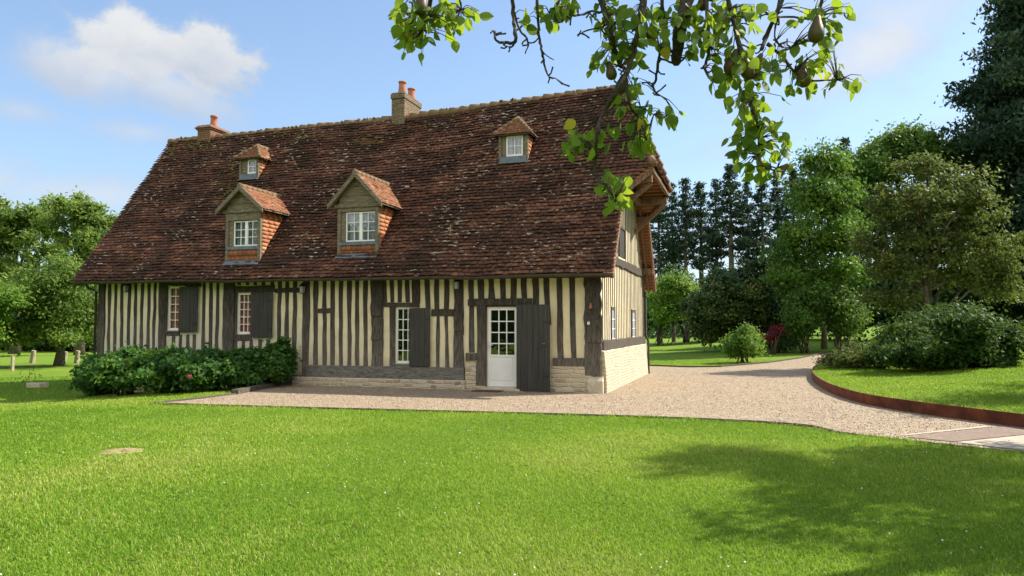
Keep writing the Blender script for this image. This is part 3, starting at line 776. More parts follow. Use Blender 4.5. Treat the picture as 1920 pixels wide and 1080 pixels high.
    mb.add(V, fs); g_ = mb.build('gutter', M['gutter_metal'], house)
    sd = g_.modifiers.new('s', 'SOLIDIFY'); sd.thickness = 0.006
    mb = MB(); mb.tube([(XL - .10, YE + .0, 2.86), (XL - .10, YE + .12, 2.72), (XL - .06, YF - .08, 2.62), (XL - .06, YF - .08, -.3)], .04, 8)
    mb.build('downpipe', M['gutter_metal'], house, smooth=True); mb = MB()
    mb.tube([(XR - .0, YB + .2, 2.75), (XR + .07, YB + .02, 2.5), (XR + .07, YB + .02, 1.3), (XR + .16, YB - .05, 1.1), (XR + .16, YB - .05, 0)], .04, 8)
    mb.build('downpipe', M['gutter_metal'], house, smooth=True)
    # soffit fascia
    mb = MB(); mb.bar((XA + .05, YE + .09, float(ze(XA)) - .03), (XV - .05, YE + .09, float(ze(XV)) - .03), 0.03, 0.10); mb.build('fascia', M['timber_front'], house)
    return roof
roof = make_roof()

# ---- openings in the front wall: x0,x1,z0,z1
W1 = (*FW(313, 619), *FW(338, 537)); W2 = (*FW(443.5, 626), *FW(473, 549)); W3 = (*FW(740.5, 681), *FW(770, 576)); DR = (*FW(912.5, 729), *FW(969, 575))
OPEN = []
for a in (W1, W2, W3, DR):
    x0, z0, x1, z1 = a[0], a[1], a[2], a[3]
    OPEN.append([x0, x1, z0, z1])
for i in (0, 1): OPEN[i][1] = OPEN[i][0] + 0.62            # partly hidden behind the shutter
OPEN[2][1] = OPEN[2][0] + 0.52
OPEN[3][1] = FW(970, 650)[0]
OPEN[3][2] = 0.10
print('openings', OPEN)
def zpl(x):   # top of the stone plinth on the front
    return 0.24
def make_walls():
    mb = MB(); top = 2.98; th = 0.16
    xs = sorted(set([XL, XR] + [o[0] for o in OPEN] + [o[1] for o in OPEN]))
    for a, b in zip(xs[:-1], xs[1:]):
        c = (a + b) / 2; hit = [o for o in OPEN if o[0] < c < o[1]]
        if not hit: mb.box(a, b, YF, YF + th, -0.4, top)
        else: mb.box(a, b, YF, YF + th, -0.4, hit[0][2]); mb.box(a, b, YF, YF + th, hit[0][3], top)
    mb.box(XL, XR, YB - th, YB, -0.4, top)
    # gables
    def gab(x0, x1, hip):
        k = 0.10
        pts = [(YF + th, -0.4), (YB - th, -0.4), (YB - th, top), (YB - .05, top)]
        zt = lambda y: float(ze(x0) + (zr(x0) - ze(x0)) * (min(y, 2 * YRG - y) - YE) / (YRG - YE)) - 0.14
        if hip:
            yh = PF[1] + 0.35; pts = [(YF + th, -0.4), (YB - th, -0.4), (YB - th, zt(YB - th)), (2 * YRG - yh, zt(yh)), (YRG + 1.1, zt(yh) + .7), (YRG - 1.1, zt(yh) + .7), (yh, zt(yh)), (YF + th, zt(YF + th))]
        else: pts = [(YF + th, -0.4), (YB - th, -0.4), (YB - th, zt(YB - th)), (YRG, zt(YRG)), (YF + th, zt(YF + th))]
        mb.prism([(x0, y, z) for y, z in pts], (x1 - x0, 0, 0))
    gab(XR, XR - th, True); gab(XL, XL + th, False)
    w = mb.build('wall', M['plaster'], house)
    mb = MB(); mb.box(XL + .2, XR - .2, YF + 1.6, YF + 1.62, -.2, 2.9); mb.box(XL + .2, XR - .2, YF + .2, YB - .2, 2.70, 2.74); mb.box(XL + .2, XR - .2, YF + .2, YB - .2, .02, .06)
    mb.build('dark_interior', M['room_dark'], house)  # near-black slabs stand in for unlit rooms behind the glass
make_walls()

def wob(mb, x0, x1, z0, z1, d=0.022, lean=0.0, y=YF, amp=0.016, seg=7, ax='x'):
    """one vertical timber with uneven edges, proud of the wall"""
    n = max(2, int(seg * max(0.3, (z1 - z0) / 2.5)) + 1); V = []; fs = []
    for i in range(n):
        s = i / (n - 1); z = z0 + (z1 - z0) * s; l = lean * (s - .5)
        a = x0 + l + R.uniform(-amp, amp); b = x1 + l + R.uniform(-amp, amp)
        if ax == 'x': V += [(a, y - d, z), (b, y - d, z), (b, y + .01, z), (a, y + .01, z)]
        else: V += [(y + d, a, z), (y + d, b, z), (y - .01, b, z), (y - .01, a, z)]
    for i in range(n - 1):
        q = i * 4
        for k in range(4): fs.append([q + k, q + (k + 1) % 4, q + 4 + (k + 1) % 4, q + 4 + k])
    fs.append([3, 2, 1, 0]); q = (n - 1) * 4; fs.append([q, q + 1, q + 2, q + 3])
    mb.add(V, fs)
def hbeam(mb, x0, x1, z0, z1, d=0.03, amp=0.012, y=YF, ax='x'):
    n = max(3, int((x1 - x0) / 0.35) + 1); V = []; fs = []
    for i in range(n):
        s = i / (n - 1); x = x0 + (x1 - x0) * s
        a = z0 + R.uniform(-amp, amp); b = z1 + R.uniform(-amp, amp); dd = d + R.uniform(-.004, .004)
        if ax == 'x': V += [(x, y - dd, a), (x, y + .01, a), (x, y + .01, b), (x, y - dd, b)]
        else: V += [(y + dd, x, a), (y - .01, x, a), (y - .01, x, b), (y + dd, x, b)]
    for i in range(n - 1):
        q = i * 4
        for k in range(4): fs.append([q + k, q + (k + 1) % 4, q + 4 + (k + 1) % 4, q + 4 + k])
    fs.append([3, 2, 1, 0]); q = (n - 1) * 4; fs.append([q, q + 1, q + 2, q + 3])
    mb.add(V, fs)

def make_frame():
    mb = Parts('stud', M['timber_front']); TOP = 2.93
    def st(px, w=10.5, zt=TOP, zb=0.42, d=0.022):
        x = FW(px, 600)[0]; s = 1400 / 18.4 * (1 if px > 900 else 0.95 if px > 600 else 0.86); hw = w / s / 2 * 1.0
        wob(mb, x - hw, x + hw, zb + .02, zt, d + R.uniform(-.004, .004), R.uniform(-.03, .03) - .015)
    Z = lambda px, py: FW(px, py)[1]
    XX = lambda px: FW(px, 600)[0]
    for px in (203.9, 215.5, 228, 241, 252.9, 265, 277.7, 288.6): st(px, 6.2)
    for px in (381.4, 394.4, 406.8): st(px, 6.6)
    for px in (523.2, 537.5, 552): st(px, 7.4)
    for px in (326, 339, 352.5, 365): st(px, 6.5, Z(px, 627))
    for px in (442, 457, 472, 488, 503): st(px, 7.0, Z(px, 636))
    for px in (446, 462, 477, 493, 509): st(px, 6.5, TOP, Z(px, 536))
    for px in (346, 358, 370): st(px, 5.5, TOP, Z(px, 536))
    for px in (591.8, 608.2, 623.5, 639, 654.8, 669.6, 685.2): st(px, 8.4)
    for px in (719.6, 734.4, 749, 763): st(px, 8, TOP, Z(px, 568))
    for px in (801.3, 818.6, 836.8): st(px, 9, TOP, Z(px, 581))
    for px, w in ((821, 6), (838, 6.5)): st(px, w, Z(px, 593))
    st(735, 9, Z(735, 574), .42)
    st(883.4, 9, TOP, Z(883, 662)) ; st(697, 6, TOP, 2.2)
    for px in (901.7, 921, 942.5, 962.7, 982.5): st(px, 11.5, TOP, Z(px, 561))
    for px in (1004.3, 1025.8): st(px, 11.5, TOP, Z(px, 610))
    for px in (1049.4, 1074): st(px, 11, TOP, Z(px, 673))
    # big posts
    mb = Parts('post', M['timber_front'], .006)
    def post(p0, p1, zt=TOP, zb=0.2, d=0.05, amp=.02): wob(mb, XX(p0), XX(p1), zb, zt, d, 0, amp=amp)
    post(184, 196, TOP, .0); post(298, 311); post(418, 439); post(567.7, 580, TOP, .05); post(698, 719, TOP, .42, .055)
    post(773, 786, TOP, Z(780, 569)); post(851.5, 869, TOP, .42, .055)
    post(895, 911, Z(900, 566), .12, .06)
    # corner post: rugged and bulging
    mb = MB(); wob(mb, XX(1096), XR + .035, .42, 2.93, .09, .0, amp=.028, seg=22)
    wob(mb, XX(1102), XR + .055, 1.2, 1.75, .115, .0, amp=.02, seg=14)
    cp_ = mb.build('corner_post', M['timber_front'], house, bevel=.012)
    # carved corbels on posts
    mb = Parts('corbel', M['timber_front'], .012)
    for px, zt_, zb_, w in ((697, 565, 593, 20), (853, 590, 622, 16)):
        xa = XX(px); xb = XX(px + w)
        wob(mb, xa, xb, Z(px, zb_), Z(px, zt_), .10, 0, amp=.015, seg=12)
        wob(mb, xa + .02, xb + .01, Z(px, zb_ + 45 if px < 800 else zb_ + 5), Z(px, zb_) - .003, .075, 0, amp=.02, seg=14)
    mb = Parts('lintel', M['timber_front'], .006)
    def hb(p0, p1, q0, q1, d=.032): hbeam(mb, XX(p0), XX(p1), Z((p0 + p1) / 2, q1), Z((p0 + p1) / 2, q0), d)
    hb(309, 345, 526, 536); hb(311, 337, 621, 629); hb(437, 514, 536.5, 548); hb(437, 472, 627, 638)
    hb(345, 376, 528, 537, .028)
    hb(719, 786, 567, 575.5, .04); hb(809, 852, 580, 593, .036); hb(878, 998, 560, 573, .068); hb(596, 622, 578, 587, .03)
    hb(874, 894.5, 662, 676, .05); hb(515, 560, 540, 549, .026)
    hbeam(mb, XL, XR, 2.86, 2.99, .028)
    mb = MB(); hbeam(mb, XX(576), XX(872), 0.245, 0.555, .075, .006); mb.build('sill_beam', M['timber_beam'], house, bevel=.012, label='broad blue-grey weathered sill beam')
    mb = MB(); hbeam(mb, XL, XX(566), 0.0, 0.30, .06, .008); mb.build('sill_beam', M['timber_beam'], house, bevel=.012)
    mb = MB(); hbeam(mb, XX(1037), XX(1096), Z(1065, 687.5), Z(1065, 671), .06, .01); mb.build('sill_beam', M['timber_front'], house, bevel=.01)
    # gable timbers
    mb = Parts('gable_stud', M['timber_gable']); n = 27
    zt = lambda y: float(ze(XR) + (zr(XR) - ze(XR)) * (min(y, 2 * YRG - y) - YE) / (YRG - YE)) - 0.16
    for i in range(n):
        y = YF + .30 + (YB - YF - .35) * i / (n - 1); hw = R.uniform(.036, .052)
        w1 = [s for s in SLIT if abs(y - (s[0] + s[1]) / 2) < .16]
        if w1: wob(mb, y - hw, y + hw, 2.12, 3.22, .012, R.uniform(-.02, .02), y=XR, ax='y', amp=.008)
        else: wob(mb, y - hw, y + hw, 1.24, 3.22, .012, R.uniform(-.02, .02), y=XR, ax='y', amp=.008)
        t2 = min(zt(y), PF[2] + .3)
        if t2 > 3.6 and not (GWIN[0] - .08 < y < GWIN[1] + .08): wob(mb, y - hw, y + hw, 3.4, t2, .012, R.uniform(-.04, .04), y=XR, ax='y', amp=.010)
    mb = Parts('gable_beam', M['timber_gable'], .012); hbeam(mb, YF + .16, YB, 1.0, 1.25, .06, .018, y=XR, ax='y'); hbeam(mb, YF + .2, YB - .1, 3.20, 3.44, .05, .02, y=XR, ax='y')
    hbeam(mb, PF[1] + .1, 2 * YRG - PF[1] - .1, PF[2] - .25, PF[2] - .06, .04, .01, y=XR, ax='y')
    wob(mb, YB - .15, YB + .02, 1.2, 3.2, .03, 0, y=XR, ax='y', amp=.012)
SLIT = []
for a, b in ((1145.5, 1151.5), (1184, 1189.5)):
    SLIT.append((float(onX(a, 612, XR)[1]), float(onX(b, 612, XR)[1]), 1.27, 2.02))
_g = [float(onX(1160, 440, XR)[1]), float(onX(1170, 440, XR)[1])]; GWIN = (_g[0], _g[1], 3.5, 4.35)
print('slits', SLIT, GWIN)
make_frame()

def make_plinth():
    XX = lambda px: FW(px, 700)[0]
    mb = MB()
    mb.box(XL - .03, XX(552), YF - .07, YF - .002, -.5, -.0)
    mb.box(XX(552), XX(874), YF - .13, YF - .002, -.1, .243)
    mb.box(XX(873), XX(893.5), YF - .07, YF - .004, -.1, .70)
    mb.box(XX(893.6), XX(911), YF - .09, YF - .002, -.1, .12)
    mb.box(XX(1000), XX(1112), YF - .085, YF - .002, -.1, FW(1065, 687)[1])
    mb.build('stone_plinth', M['stone_front'], house, bevel=.015)
    mb = MB()
    V = [(XX(1100), YF - .14, -.1), (XR + .10, YF - .14, -.1), (XR + .10, YF + .30, -.1), (XX(1100), YF - .09, -.1)]
    x0, x1 = XX(1102), XR + .085
    mb.hexa([(x0, YF - .16, -.1), (x1, YF - .16, -.1), (x1, YF - .0, -.1), (x0, YF - .0, -.1), (x0, YF - .16, .31), (x1, YF - .16, .30), (x1, YF + 0, .46), (x0, YF + 0, .44)])
    mb.build('corner_stone', M['cut_stone'], house, bevel=.02)
    mb = MB(); 
    # gable base, leaning a little outward like old rubble
    n = 14; V = []; fs = []
    for i in range(n):
        y = YF - .0 + (YB + .08 - YF) * i / (n - 1)
        o = R.uniform(-.012, .012)
        V += [(XR + .002, y, -.1), (XR + .17 + o, y, -.1), (XR + .135 + o, y, .55), (XR + .10 + o, y, .99 + R.uniform(-.015, .015)), (XR + .002, y, 1.02)]
    for i in range(n - 1):
        for k in range(5): q = i * 5; fs.append([q + k, q + (k + 1) % 5, q + 5 + (k + 1) % 5, q + 5 + k])
    fs += [[0, 1, 2, 3, 4], [(n - 1) * 5 + k for k in (4, 3, 2, 1, 0)]]
    mb.add(V, fs)
    mb.build('stone_plinth', M['stone'], house)
    mb = MB(); mb.box(XX(905), XX(985), YF - .20, YF + .1, -.05, .085); mb.build('doorstep', M['cut_stone'], house, bevel=.015)
make_plinth()

def window(name, x0, x1, z0, z1, yf, nx, nz, curt, par, double=False, sill=None, label=None, fw=.045, bar=.024, depth=.05, panel=0.0):
    """casement: white frame with glazing bars, pane and curtain as sub-parts"""
    mb = MB(); y0, y1 = yf, yf + depth
    mb.box(x0, x0 + fw, y0, y1, z0, z1); mb.box(x1 - fw, x1, y0, y1, z0, z1)
    mb.box(x0 + fw, x1 - fw, y0, y1, z1 - fw, z1); mb.box(x0 + fw, x1 - fw, y0, y1, z0, z0 + fw * 1.2)
    zi0 = z0 + fw * 1.2
    if panel:
        mb.box(x0 + fw, x1 - fw, y0 + .012, y1 - .008, zi0, panel - .055); mb.box(x0 + fw, x1 - fw, y0, y1, panel - .055, panel)
        mb.box(x0 + fw + .05, x1 - fw - .05, y0 + .004, y0 + .011, zi0 + .05, panel - .11)
        zi0 = panel
    xa, xb = x0 + fw, x1 - fw
    if double:
        c = (xa + xb) / 2; mb.box(c - .045, c + .045, y0 - .006, y1, zi0, z1 - fw)
    for i in range(1, nx):
        x = xa + (xb - xa) * i / nx
        if double and i == nx // 2: continue
        mb.box(x - bar / 2, x + bar / 2, y0 + .008, y1 - .012, zi0, z1 - fw)
    for k in range(1, nz):
        z = zi0 + (z1 - fw - zi0) * k / nz
        mb.box(xa, xb, y0 + .010, y1 - .014, z - bar / 2, z + bar / 2)
    w = mb.build(name, M['white_paint'], par, bevel=.004, label=label)
    mb = MB(); mb.box(xa - .01, xb + .01, y0 + .026, y0 + .030, zi0 - .01, z1 - fw + .01); mb.build('pane', M['glass'], w)
    if curt:
        mb = MB(); n = 24
        V = []; fs = []
        for i in range(n):
            x = xa - .05 + (xb - xa + .1) * i / (n - 1); yy = y1 + .05 + .012 * math.sin(i * 1.9)
            V += [(x, yy, zi0 - .05), (x, yy, z1)]
        for i in range(n - 1): fs.append([2 * i, 2 * i + 2, 2 * i + 3, 2 * i + 1])
        mb.add(V, fs); o = mb.build('curtain', M[curt], w); s_ = o.modifiers.new('s', 'SOLIDIFY'); s_.thickness = .003
    if sill:
        mb = MB(); mb.hexa([(x0 - .04, yf - .09, z0 - .045), (x1 + .04, yf - .09, z0 - .045), (x1 + .04, yf + .02, z0 - .045), (x0 - .04, yf + .02, z0 - .045), (x0 - .04, yf - .09, z0 - .02), (x1 + .04, yf - .09, z0 - .02), (x1 + .04, yf + .02, z0 - .002), (x0 - .04, yf + .02, z0 - .002)])
        mb.build('sill', M[sill], w)
    return w
def shutter(x0, x1, z0, z1, y, ang=0.0, label=None, name='shutter', knob=False):
    """plank shutter leaf hinged at x0, swung open against the wall"""
    mb = MB(); L = x1 - x0; n = max(3, int(round(L / .14))); h = []
    ca, sa = math.cos(ang), math.sin(ang)
    P = lambda u, v, z: (x0 + u * ca + v * sa, y - u * sa + v * ca, z)
    for i in range(n):
        a, b = L * i / n + .0015, L * (i + 1) / n - .0015; e = R.uniform(-.004, .004); dz = R.uniform(-.004, .004)
        mb.hexa([P(a, -.03 + e, z0 + dz), P(b, -.03 + e, z0 + dz), P(b, 0, z0 + dz), P(a, 0, z0 + dz), P(a, -.03 + e, z1 + dz), P(b, -.03 + e, z1 + dz), P(b, 0, z1 + dz), P(a, 0, z1 + dz)])
    s = mb.build(name, M['shutter_paint'], house, bevel=.003, label=label)
    mb = MB()
    for f in (.18, .80):
        z = z0 + (z1 - z0) * f
        mb.hexa([P(L * .80, -.045, z - .012), P(L * 1.0, -.045, z - .012), P(L * 1.0, -.033, z - .012), P(L * .80, -.033, z - .012), P(L * .80, -.045, z + .012), P(L * 1.0, -.045, z + .012), P(L * 1.0, -.033, z + .012), P(L * .80, -.033, z + .012)])
    mb.build('hinge_strap', M['iron'], s)
    if knob:
        mb = MB(); q = P(L * .86, -.034, z0 + (z1 - z0) * .55)
        mb.tube([q, (q[0] + .002, q[1] - .03, q[2]), (q[0] + .002, q[1] - .05, q[2]), (q[0], q[1] - .062, q[2])], [.03, .012, .03, .018], 12)
        mb.tube([(q[0] - .05, q[1] + .001, q[2]), (q[0] - .05, q[1] - .02, q[2])], [.018, .018], 8); mb.build('handle', M['lead'], s, smooth=True)
    return s
def make_openings():
    o = OPEN
    for i, (nx, nz, c, sill) in enumerate(((3, 5, 'curtain_red', 'lead'), (4, 5, 'curtain_red', None), (3, 5, None, 'lead'))):
        window('window', o[i][0], o[i][1], o[i][2], o[i][3], YF + .035, nx, nz, c, house, sill=sill, fw=.05)
    sh = [(338, 374.5, 622, 537.5), (472, 514, 632, 548), (769.5, 808.5, 686.5, 577.5)]
    for a in sh:
        x0, z0 = FW(a[0], a[2]); x1, z1 = FW(a[1], a[3]); shutter(x0, x1, z0, z1, YF - .075)
    # dark reveal boards beside windows
    for k in (0, 1, 2):
        mb = MB(); mb.box(o[k][0] - .05, o[k][0] - .002, YF - .04, YF + .10, o[k][2] - .02, o[k][3] + .02)
        mb.build('window_surround', M['timber_front'], house)
    d = o[3]
    mb = MB(); mb.box(d[0] - .055, d[0] - .001, YF - .03, YF + .14, .10, d[3] + .06); mb.box(d[0] - .0, d[1] + .05, YF - .028, YF + .14, d[3] + .002, d[3] + .062); mb.box(d[1] + .001, d[1] + .06, YF - .03, YF + .14, .10, d[3])
    mb.build('door_frame', M['timber_front'], house)
    zp = FW(940, 663)[1]
    w = window('door', d[0] + .004, d[1] - .004, .105, d[3], YF + .03, 3, 4, None, house, fw=.085, bar=.028, panel=zp - .03)
    mb = MB(); mb.box(d[0] + .035, d[0] + .065, YF + .015, YF + .029, .98, 1.22); mb.tube([(d[0] + .05, YF + .02, 1.13), (d[0] + .05, YF - .025, 1.13), (d[0] + .16, YF - .03, 1.125)], .009, 8); mb.build('handle', M['white_plastic'], w)
    x0, z0 = FW(969.5, 730); x1, _ = FW(1036, 600)
    s = shutter(d[1] + .03, d[1] + .03 + 0.86, .03, 2.11, YF - .16, .10, 'tall dark plank door leaf folded back against the wall', 'shutter', True)
    # slit windows in the gable
    for (y0, y1, z0, z1) in SLIT:
        mb = MB(); mb.box(XR - .01, XR + .03, y0 - .05, y0, z0 - .05, z1 + .07); mb.box(XR - .01, XR + .03, y1, y1 + .05, z0 - .05, z1 + .07); mb.box(XR - .01, XR + .03, y0 + .001, y1 - .001, z1, z1 + .07)
        w = mb.build('gable_window', M['timber_gable'], house)
        mb = MB(); mb.box(XR + .004, XR + .010, y0, y1, z0, z1); mb.build('pane', M['curtain_blue'], w)
        mb = MB(); 
        for k in range(4): mb.box(XR + .011, XR + .020, y0, y1, z0 + (z1 - z0) * k / 3 - .012, z0 + (z1 - z0) * k / 3 + .012)
        mb.box(XR + .011, XR + .018, y0, y0 + .025, z0, z1); mb.build('frame', M['white_paint'], w)
    y0, y1, z0, z1 = GWIN
    mb = MB(); mb.box(XR - .01, XR + .035, y0 - .05, y0, z0, z1); mb.box(XR - .01, XR + .035, y1, y1 + .05, z0, z1); mb.box(XR - .01, XR + .034, y0 + .001, y1 - .001, z1 - .06, z1)
    w = mb.build('gable_window', M['timber_gable'], house); mb = MB(); mb.box(XR + .003, XR + .012, y0, y1, z0, z1 - .06); mb.build('dark_panel', M['shutter_paint'], w)  # plain dark panel fills the upper gable window opening
make_openings()

def patch(A, B, C, D):
    """bilinear: A,B eave ends, D,C ridge ends, x in 0..L along the eave"""
    A, B, C, D = map(lambda q: np.array(q, float), (A, B, C, D)); L = np.linalg.norm(B - A)
    def S(x, t):
        s = (np.asarray(x, float) / L)[..., None]; t = np.asarray(t, float)[..., None]
        return (A * (1 - s) + B * s) * (1 - t) + (D * (1 - s) + C * s) * t
    return S, L
def above_roof(P):
    zz = ze(P[:, 0]) + (zr(P[:, 0]) - ze(P[:, 0])) * (P[:, 1] - YE) / (YRG - YE)
    return P[:, 2] > zz - 0.02
def make_dormer(d, idx):
    yf, x0, x1, zb, zt, zk = d['yf'], d['x0'], d['x1'], d['zb'], d['zt'], d['zk']
    gab = d['kind'] == 'gable'; xc = (x0 + x1) / 2; p = .09
    yb = float(yroof(xc, zt)) + .1
    # cheeks, carried down into the roof, clad with small tiles
    body = MB()
    for xa, xb in ((x0 + .01, x0 + .05), (x1 - .05, x1 - .01)):
        body.prism([(xa, yf + .03, zb - .15), (xa, float(yroof(xc, zt)) + .05, zt), (xa, yf + .03, zt)], (xb - xa, 0, 0))
    body.box(x0 + .05, x1 - .05, yf + .42, yf + .44, zb + .15, zt)          # near-black board added so the dormer interior looks dark behind glass
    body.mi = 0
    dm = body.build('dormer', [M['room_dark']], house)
    # cheek tiling (both sides)
    for side, x in ((1, x1), (-1, x0)):
        h = zt - zb; rows = int(h / .105)
        A = (x, yf + .05, zb - .05); B = (x, yb + .3, zb - .05); C = (x + .0 * side, yb + .3, zt); D = (x, yf + .05, zt)
        S, L = patch(A, B, C, D)
        def Sx(s, t, S=S, side=side):
            q = S(s, t); return q
        g = np.random.default_rng(20 + idx)
        mb = MB(); cols = []
        for r in range(rows):
            z = zb - .02 + h * r / rows; zz = z + h / rows * 1.12
            yend = float(yroof(xc, z)) + .06
            y = yf + .035 + (.07 if r % 2 else 0)
            first = True
            while y < yend:
                w = .27; ya = yf + .035 if first else y; first = False; y2 = min(y + w - .001, yend)
                e = g.uniform(.016, .019); c = (NPAL[g.choice(5, p=NPW)] * .5 + np.array([.50, .19, .08]) * .5) * g.uniform(.95, 1.3)
                n0 = len(mb.v)
                mb.hexa([(x - side * .01, ya, z), (x + side * e, ya, z), (x + side * e, y2, z), (x - side * .01, y2, z), (x - side * .01, ya, zz), (x + side * .006, ya, zz), (x + side * .006, y2, zz), (x - side * .01, y2, zz)])
                cols += [list(c) + [1]] * 8
                y = y + w
        V = np.array(mb.v); Fq = np.array(mb.f)
        me = np_mesh('cheek_tiling', V, Fq, np.array(cols)); link('cheek_tiling', me, M['new_tile'], dm)
    # apron / flashing
    if gab:
        mb = MB(); cols = []; g = np.random.default_rng(3); za = d['wz0'] - .10
        for r in range(2):
            z = zb - .02 + (za - zb + .02) * r / 2; zz = z + (za - zb) / 2 * 1.1; x = x0 + .01 - (.07 if r else 0)
            while x < x1 - .01:
                a, b = max(x, x0), min(x + .15 - .004, x1)
                mb.hexa([(a, yf - .012, z), (b, yf - .012, z), (b, yf + .03, z), (a, yf + .03, z), (a, yf + .004, zz), (b, yf + .004, zz), (b, yf + .03, zz), (a, yf + .03, zz)])
                cols += [list(NPAL[g.choice(5, p=NPW)] * g.uniform(.45, .8)) + [1]] * 8; x += .15
        me = np_mesh('apron_tiling', np.array(mb.v), np.array(mb.f), np.array(cols)); link('apron_tiling', me, M['new_tile'], dm)
        mb = MB(); mb.hexa([(x0 - .02, yf - .13, zb - .10), (x1 + .02, yf - .13, zb - .10), (x1 + .02, yf + .05, zb + .06), (x0 - .02, yf + .05, zb + .06), (x0 - .02, yf - .13, zb - .09), (x1 + .02, yf - .13, zb - .09), (x1 + .02, yf + .05, zb + .07), (x0 - .02, yf + .05, zb + .07)])
        mb.box(x0 + .03, x1 - .03, yf - .03, yf + .12, d['wz0'] - .095, d['wz0'] - .012)
        mb.build('flashing', M['lead'], dm)
    else:
        mb = MB(); mb.box(x0 + .03, x1 - .03, yf - .03, yf + .12, zb + .01, d['wz0'] - .01); mb.box(x0 - .0, x1 + .02, yf - .10, yf + .10, zb - .02, zb + .008); mb.build('flashing', M['lead'], dm)
    # timber posts + header
    mb = MB(); pw = .085 if gab else .07
    mb.box(x0 - .015, x0 + pw, yf - .02, yf + .10, zb + (.0), zt); mb.box(x1 - pw, x1 + .015, yf - .02, yf + .10, zb, zt)
    mb.box(x0 + pw, x1 - pw, yf - .018, yf + .10, d['wz1'] + .012, zt + (.0 if gab else .0))
    # inner post beside the window
    mb.box(x0 + pw + .003, max(d['wx0'] - .004, x0 + pw + .02), yf + .015, yf + .09, d['wz0'], d['wz1'] + .01)
    if x1 - pw - .004 > d['wx1'] + .004: mb.box(d['wx1'] + .003, x1 - pw - .003, yf + .015, yf + .09, d['wz0'], d['wz1'] + .01)
    if gab:
        # boarded gable and barge boards
        hw = (x1 - x0) / 2; nb = 3
        for k in range(nb):
            za = zt + (zk - zt - .1) * k / nb; zb2 = zt + (zk - zt - .1) * (k + 1) / nb - .008
            wa = min(hw, (hw + .2) * (zk - za) / (zk - zt) - .05); wb = min(hw, (hw + .2) * (zk - zb2) / (zk - zt) - .05)
            mb.hexa([(xc - wa, yf - .03 + .008 * k, za), (xc + wa, yf - .03 + .008 * k, za), (xc + wa, yf + .02, za), (xc - wa, yf + .02, za), (xc - wb, yf - .03 + .008 * k, zb2), (xc + wb, yf - .03 + .008 * k, zb2), (xc + wb, yf + .02, zb2), (xc - wb, yf + .02, zb2)])
        mb.box(x0 - .10, x1 + .10, yf - .06, yf + .04, zt - .055, zt + .035)
    mb.build('dormer_frame', M['timber_dormer'], dm, bevel=.006)
    # tiled roof
    ov = .20 if gab else .13; fr = .20 if gab else .12; hw = (x1 - x0) / 2
    ze_ = zt + (.02 if gab else -.02); yfr = yf - fr
    ybk_k = float(yroof(xc, zk)) + .05; ybk_e = float(yroof(xc, ze_)) + .1
    yk = yfr if gab else yf + .42
    meshes = []
    for side in (1, -1):
        A = (xc + side * (hw + ov), yfr, ze_); B = (xc + side * (hw + ov), max(ybk_k, ybk_e) + .1, ze_); C = (xc, max(ybk_k, ybk_e) + .1, zk); D = (xc, yk, zk)
        S, L = patch(A, B, C, D)
        sl_len = math.hypot(hw + ov, zk - ze_); rows = max(5, int(sl_len / .088))
        kp = lambda X, T, P: above_roof(P)
        meshes.append(tile_mesh('dormer_roof', S, lambda t: 0.0, lambda t, L=L: L, rows, .15, keep=kp, pal=np.concatenate([NPAL * [.60, .68, .72], TPAL[[4, 6]]]), pw=np.concatenate([NPW, [.15, .1]]), lift=.022, seed=30 + idx * 2 + side))
    if not gab:
        A = (xc - hw - ov, yfr, ze_); B = (xc + hw + ov, yfr, ze_); C = (xc, yk, zk)
        S, L = patch(A, B, C, C)
        meshes.append(tile_mesh('dormer_hip', S, lambda t: 0.0, lambda t, L=L: L, max(5, int(math.hypot(yk - yfr, zk - ze_) / .088)), .12, keep=lambda X, T, P: np.abs(P[:, 0] - xc) <= (hw + ov) * (1 - T) + .01, pal=np.concatenate([NPAL * .45, TPAL[[2, 4]]]), pw=np.concatenate([NPW, [.3, .3]]), lift=.022, seed=50 + idx))
    for me in meshes: link(me.name.split('.')[0], me, M['new_tile'], dm)
    # deck below
    mb = MB(); tk = .035
    for side in (1, -1):
        P = [(xc + side * (hw + ov - .01), yfr + .01, ze_ - .0), (xc + side * (hw + ov - .01), ybk_e, ze_), (xc, ybk_k, zk), (xc, yk + .01, zk)]
        mb.prism([(a, b, c - .012) for a, b, c in P], (0, 0, -tk))
    if not gab: mb.prism([(xc - hw - ov + .01, yfr + .01, ze_ - .012), (xc + hw + ov - .01, yfr + .01, ze_ - .012), (xc, yk, zk - .012)], (0, 0, -tk))
    mb.build('roof_boarding', M['timber_front' if not gab else 'timber_dormer'], dm)
    if gab:
        mb = MB()
        for side in (1, -1): mb.prism([(xc + side * (hw + ov + .01), yfr - .02, ze_ - .13), (xc + side * (hw + ov + .01), yfr - .02, ze_ + .01), (xc, yfr - .02, zk + .02), (xc, yfr - .02, zk - .13)], (0, .035, 0))
        mb.bar((xc, yfr + .02, zk - .12), (xc, yf + .05, zk - .12), .09, .09)
        mb.build('barge_board', M['timber_dormer'], dm, bevel=.005)
    mb = MB(); y = yk if gab else yk
    while y < ybk_k + .05:
        mb.tube([(xc, y, zk - .01), (xc, y + .27, zk - .02)], [.088, .07], 10); y += .23
    if not gab:
        for side in (1, -1):
            a = np.array([xc + side * (hw + ov), yfr, ze_]); b = np.array([xc, yk, zk]); n = 5
            for i in range(n): mb.tube([a + (b - a) * i / n + [0, 0, .02], a + (b - a) * (i + 1.15) / n + [0, 0, .0]], [.062, .045], 8)
    mb.build('ridge_capping', M['ridge_tile'], dm, smooth=True)
    nx, nz = d['npan']
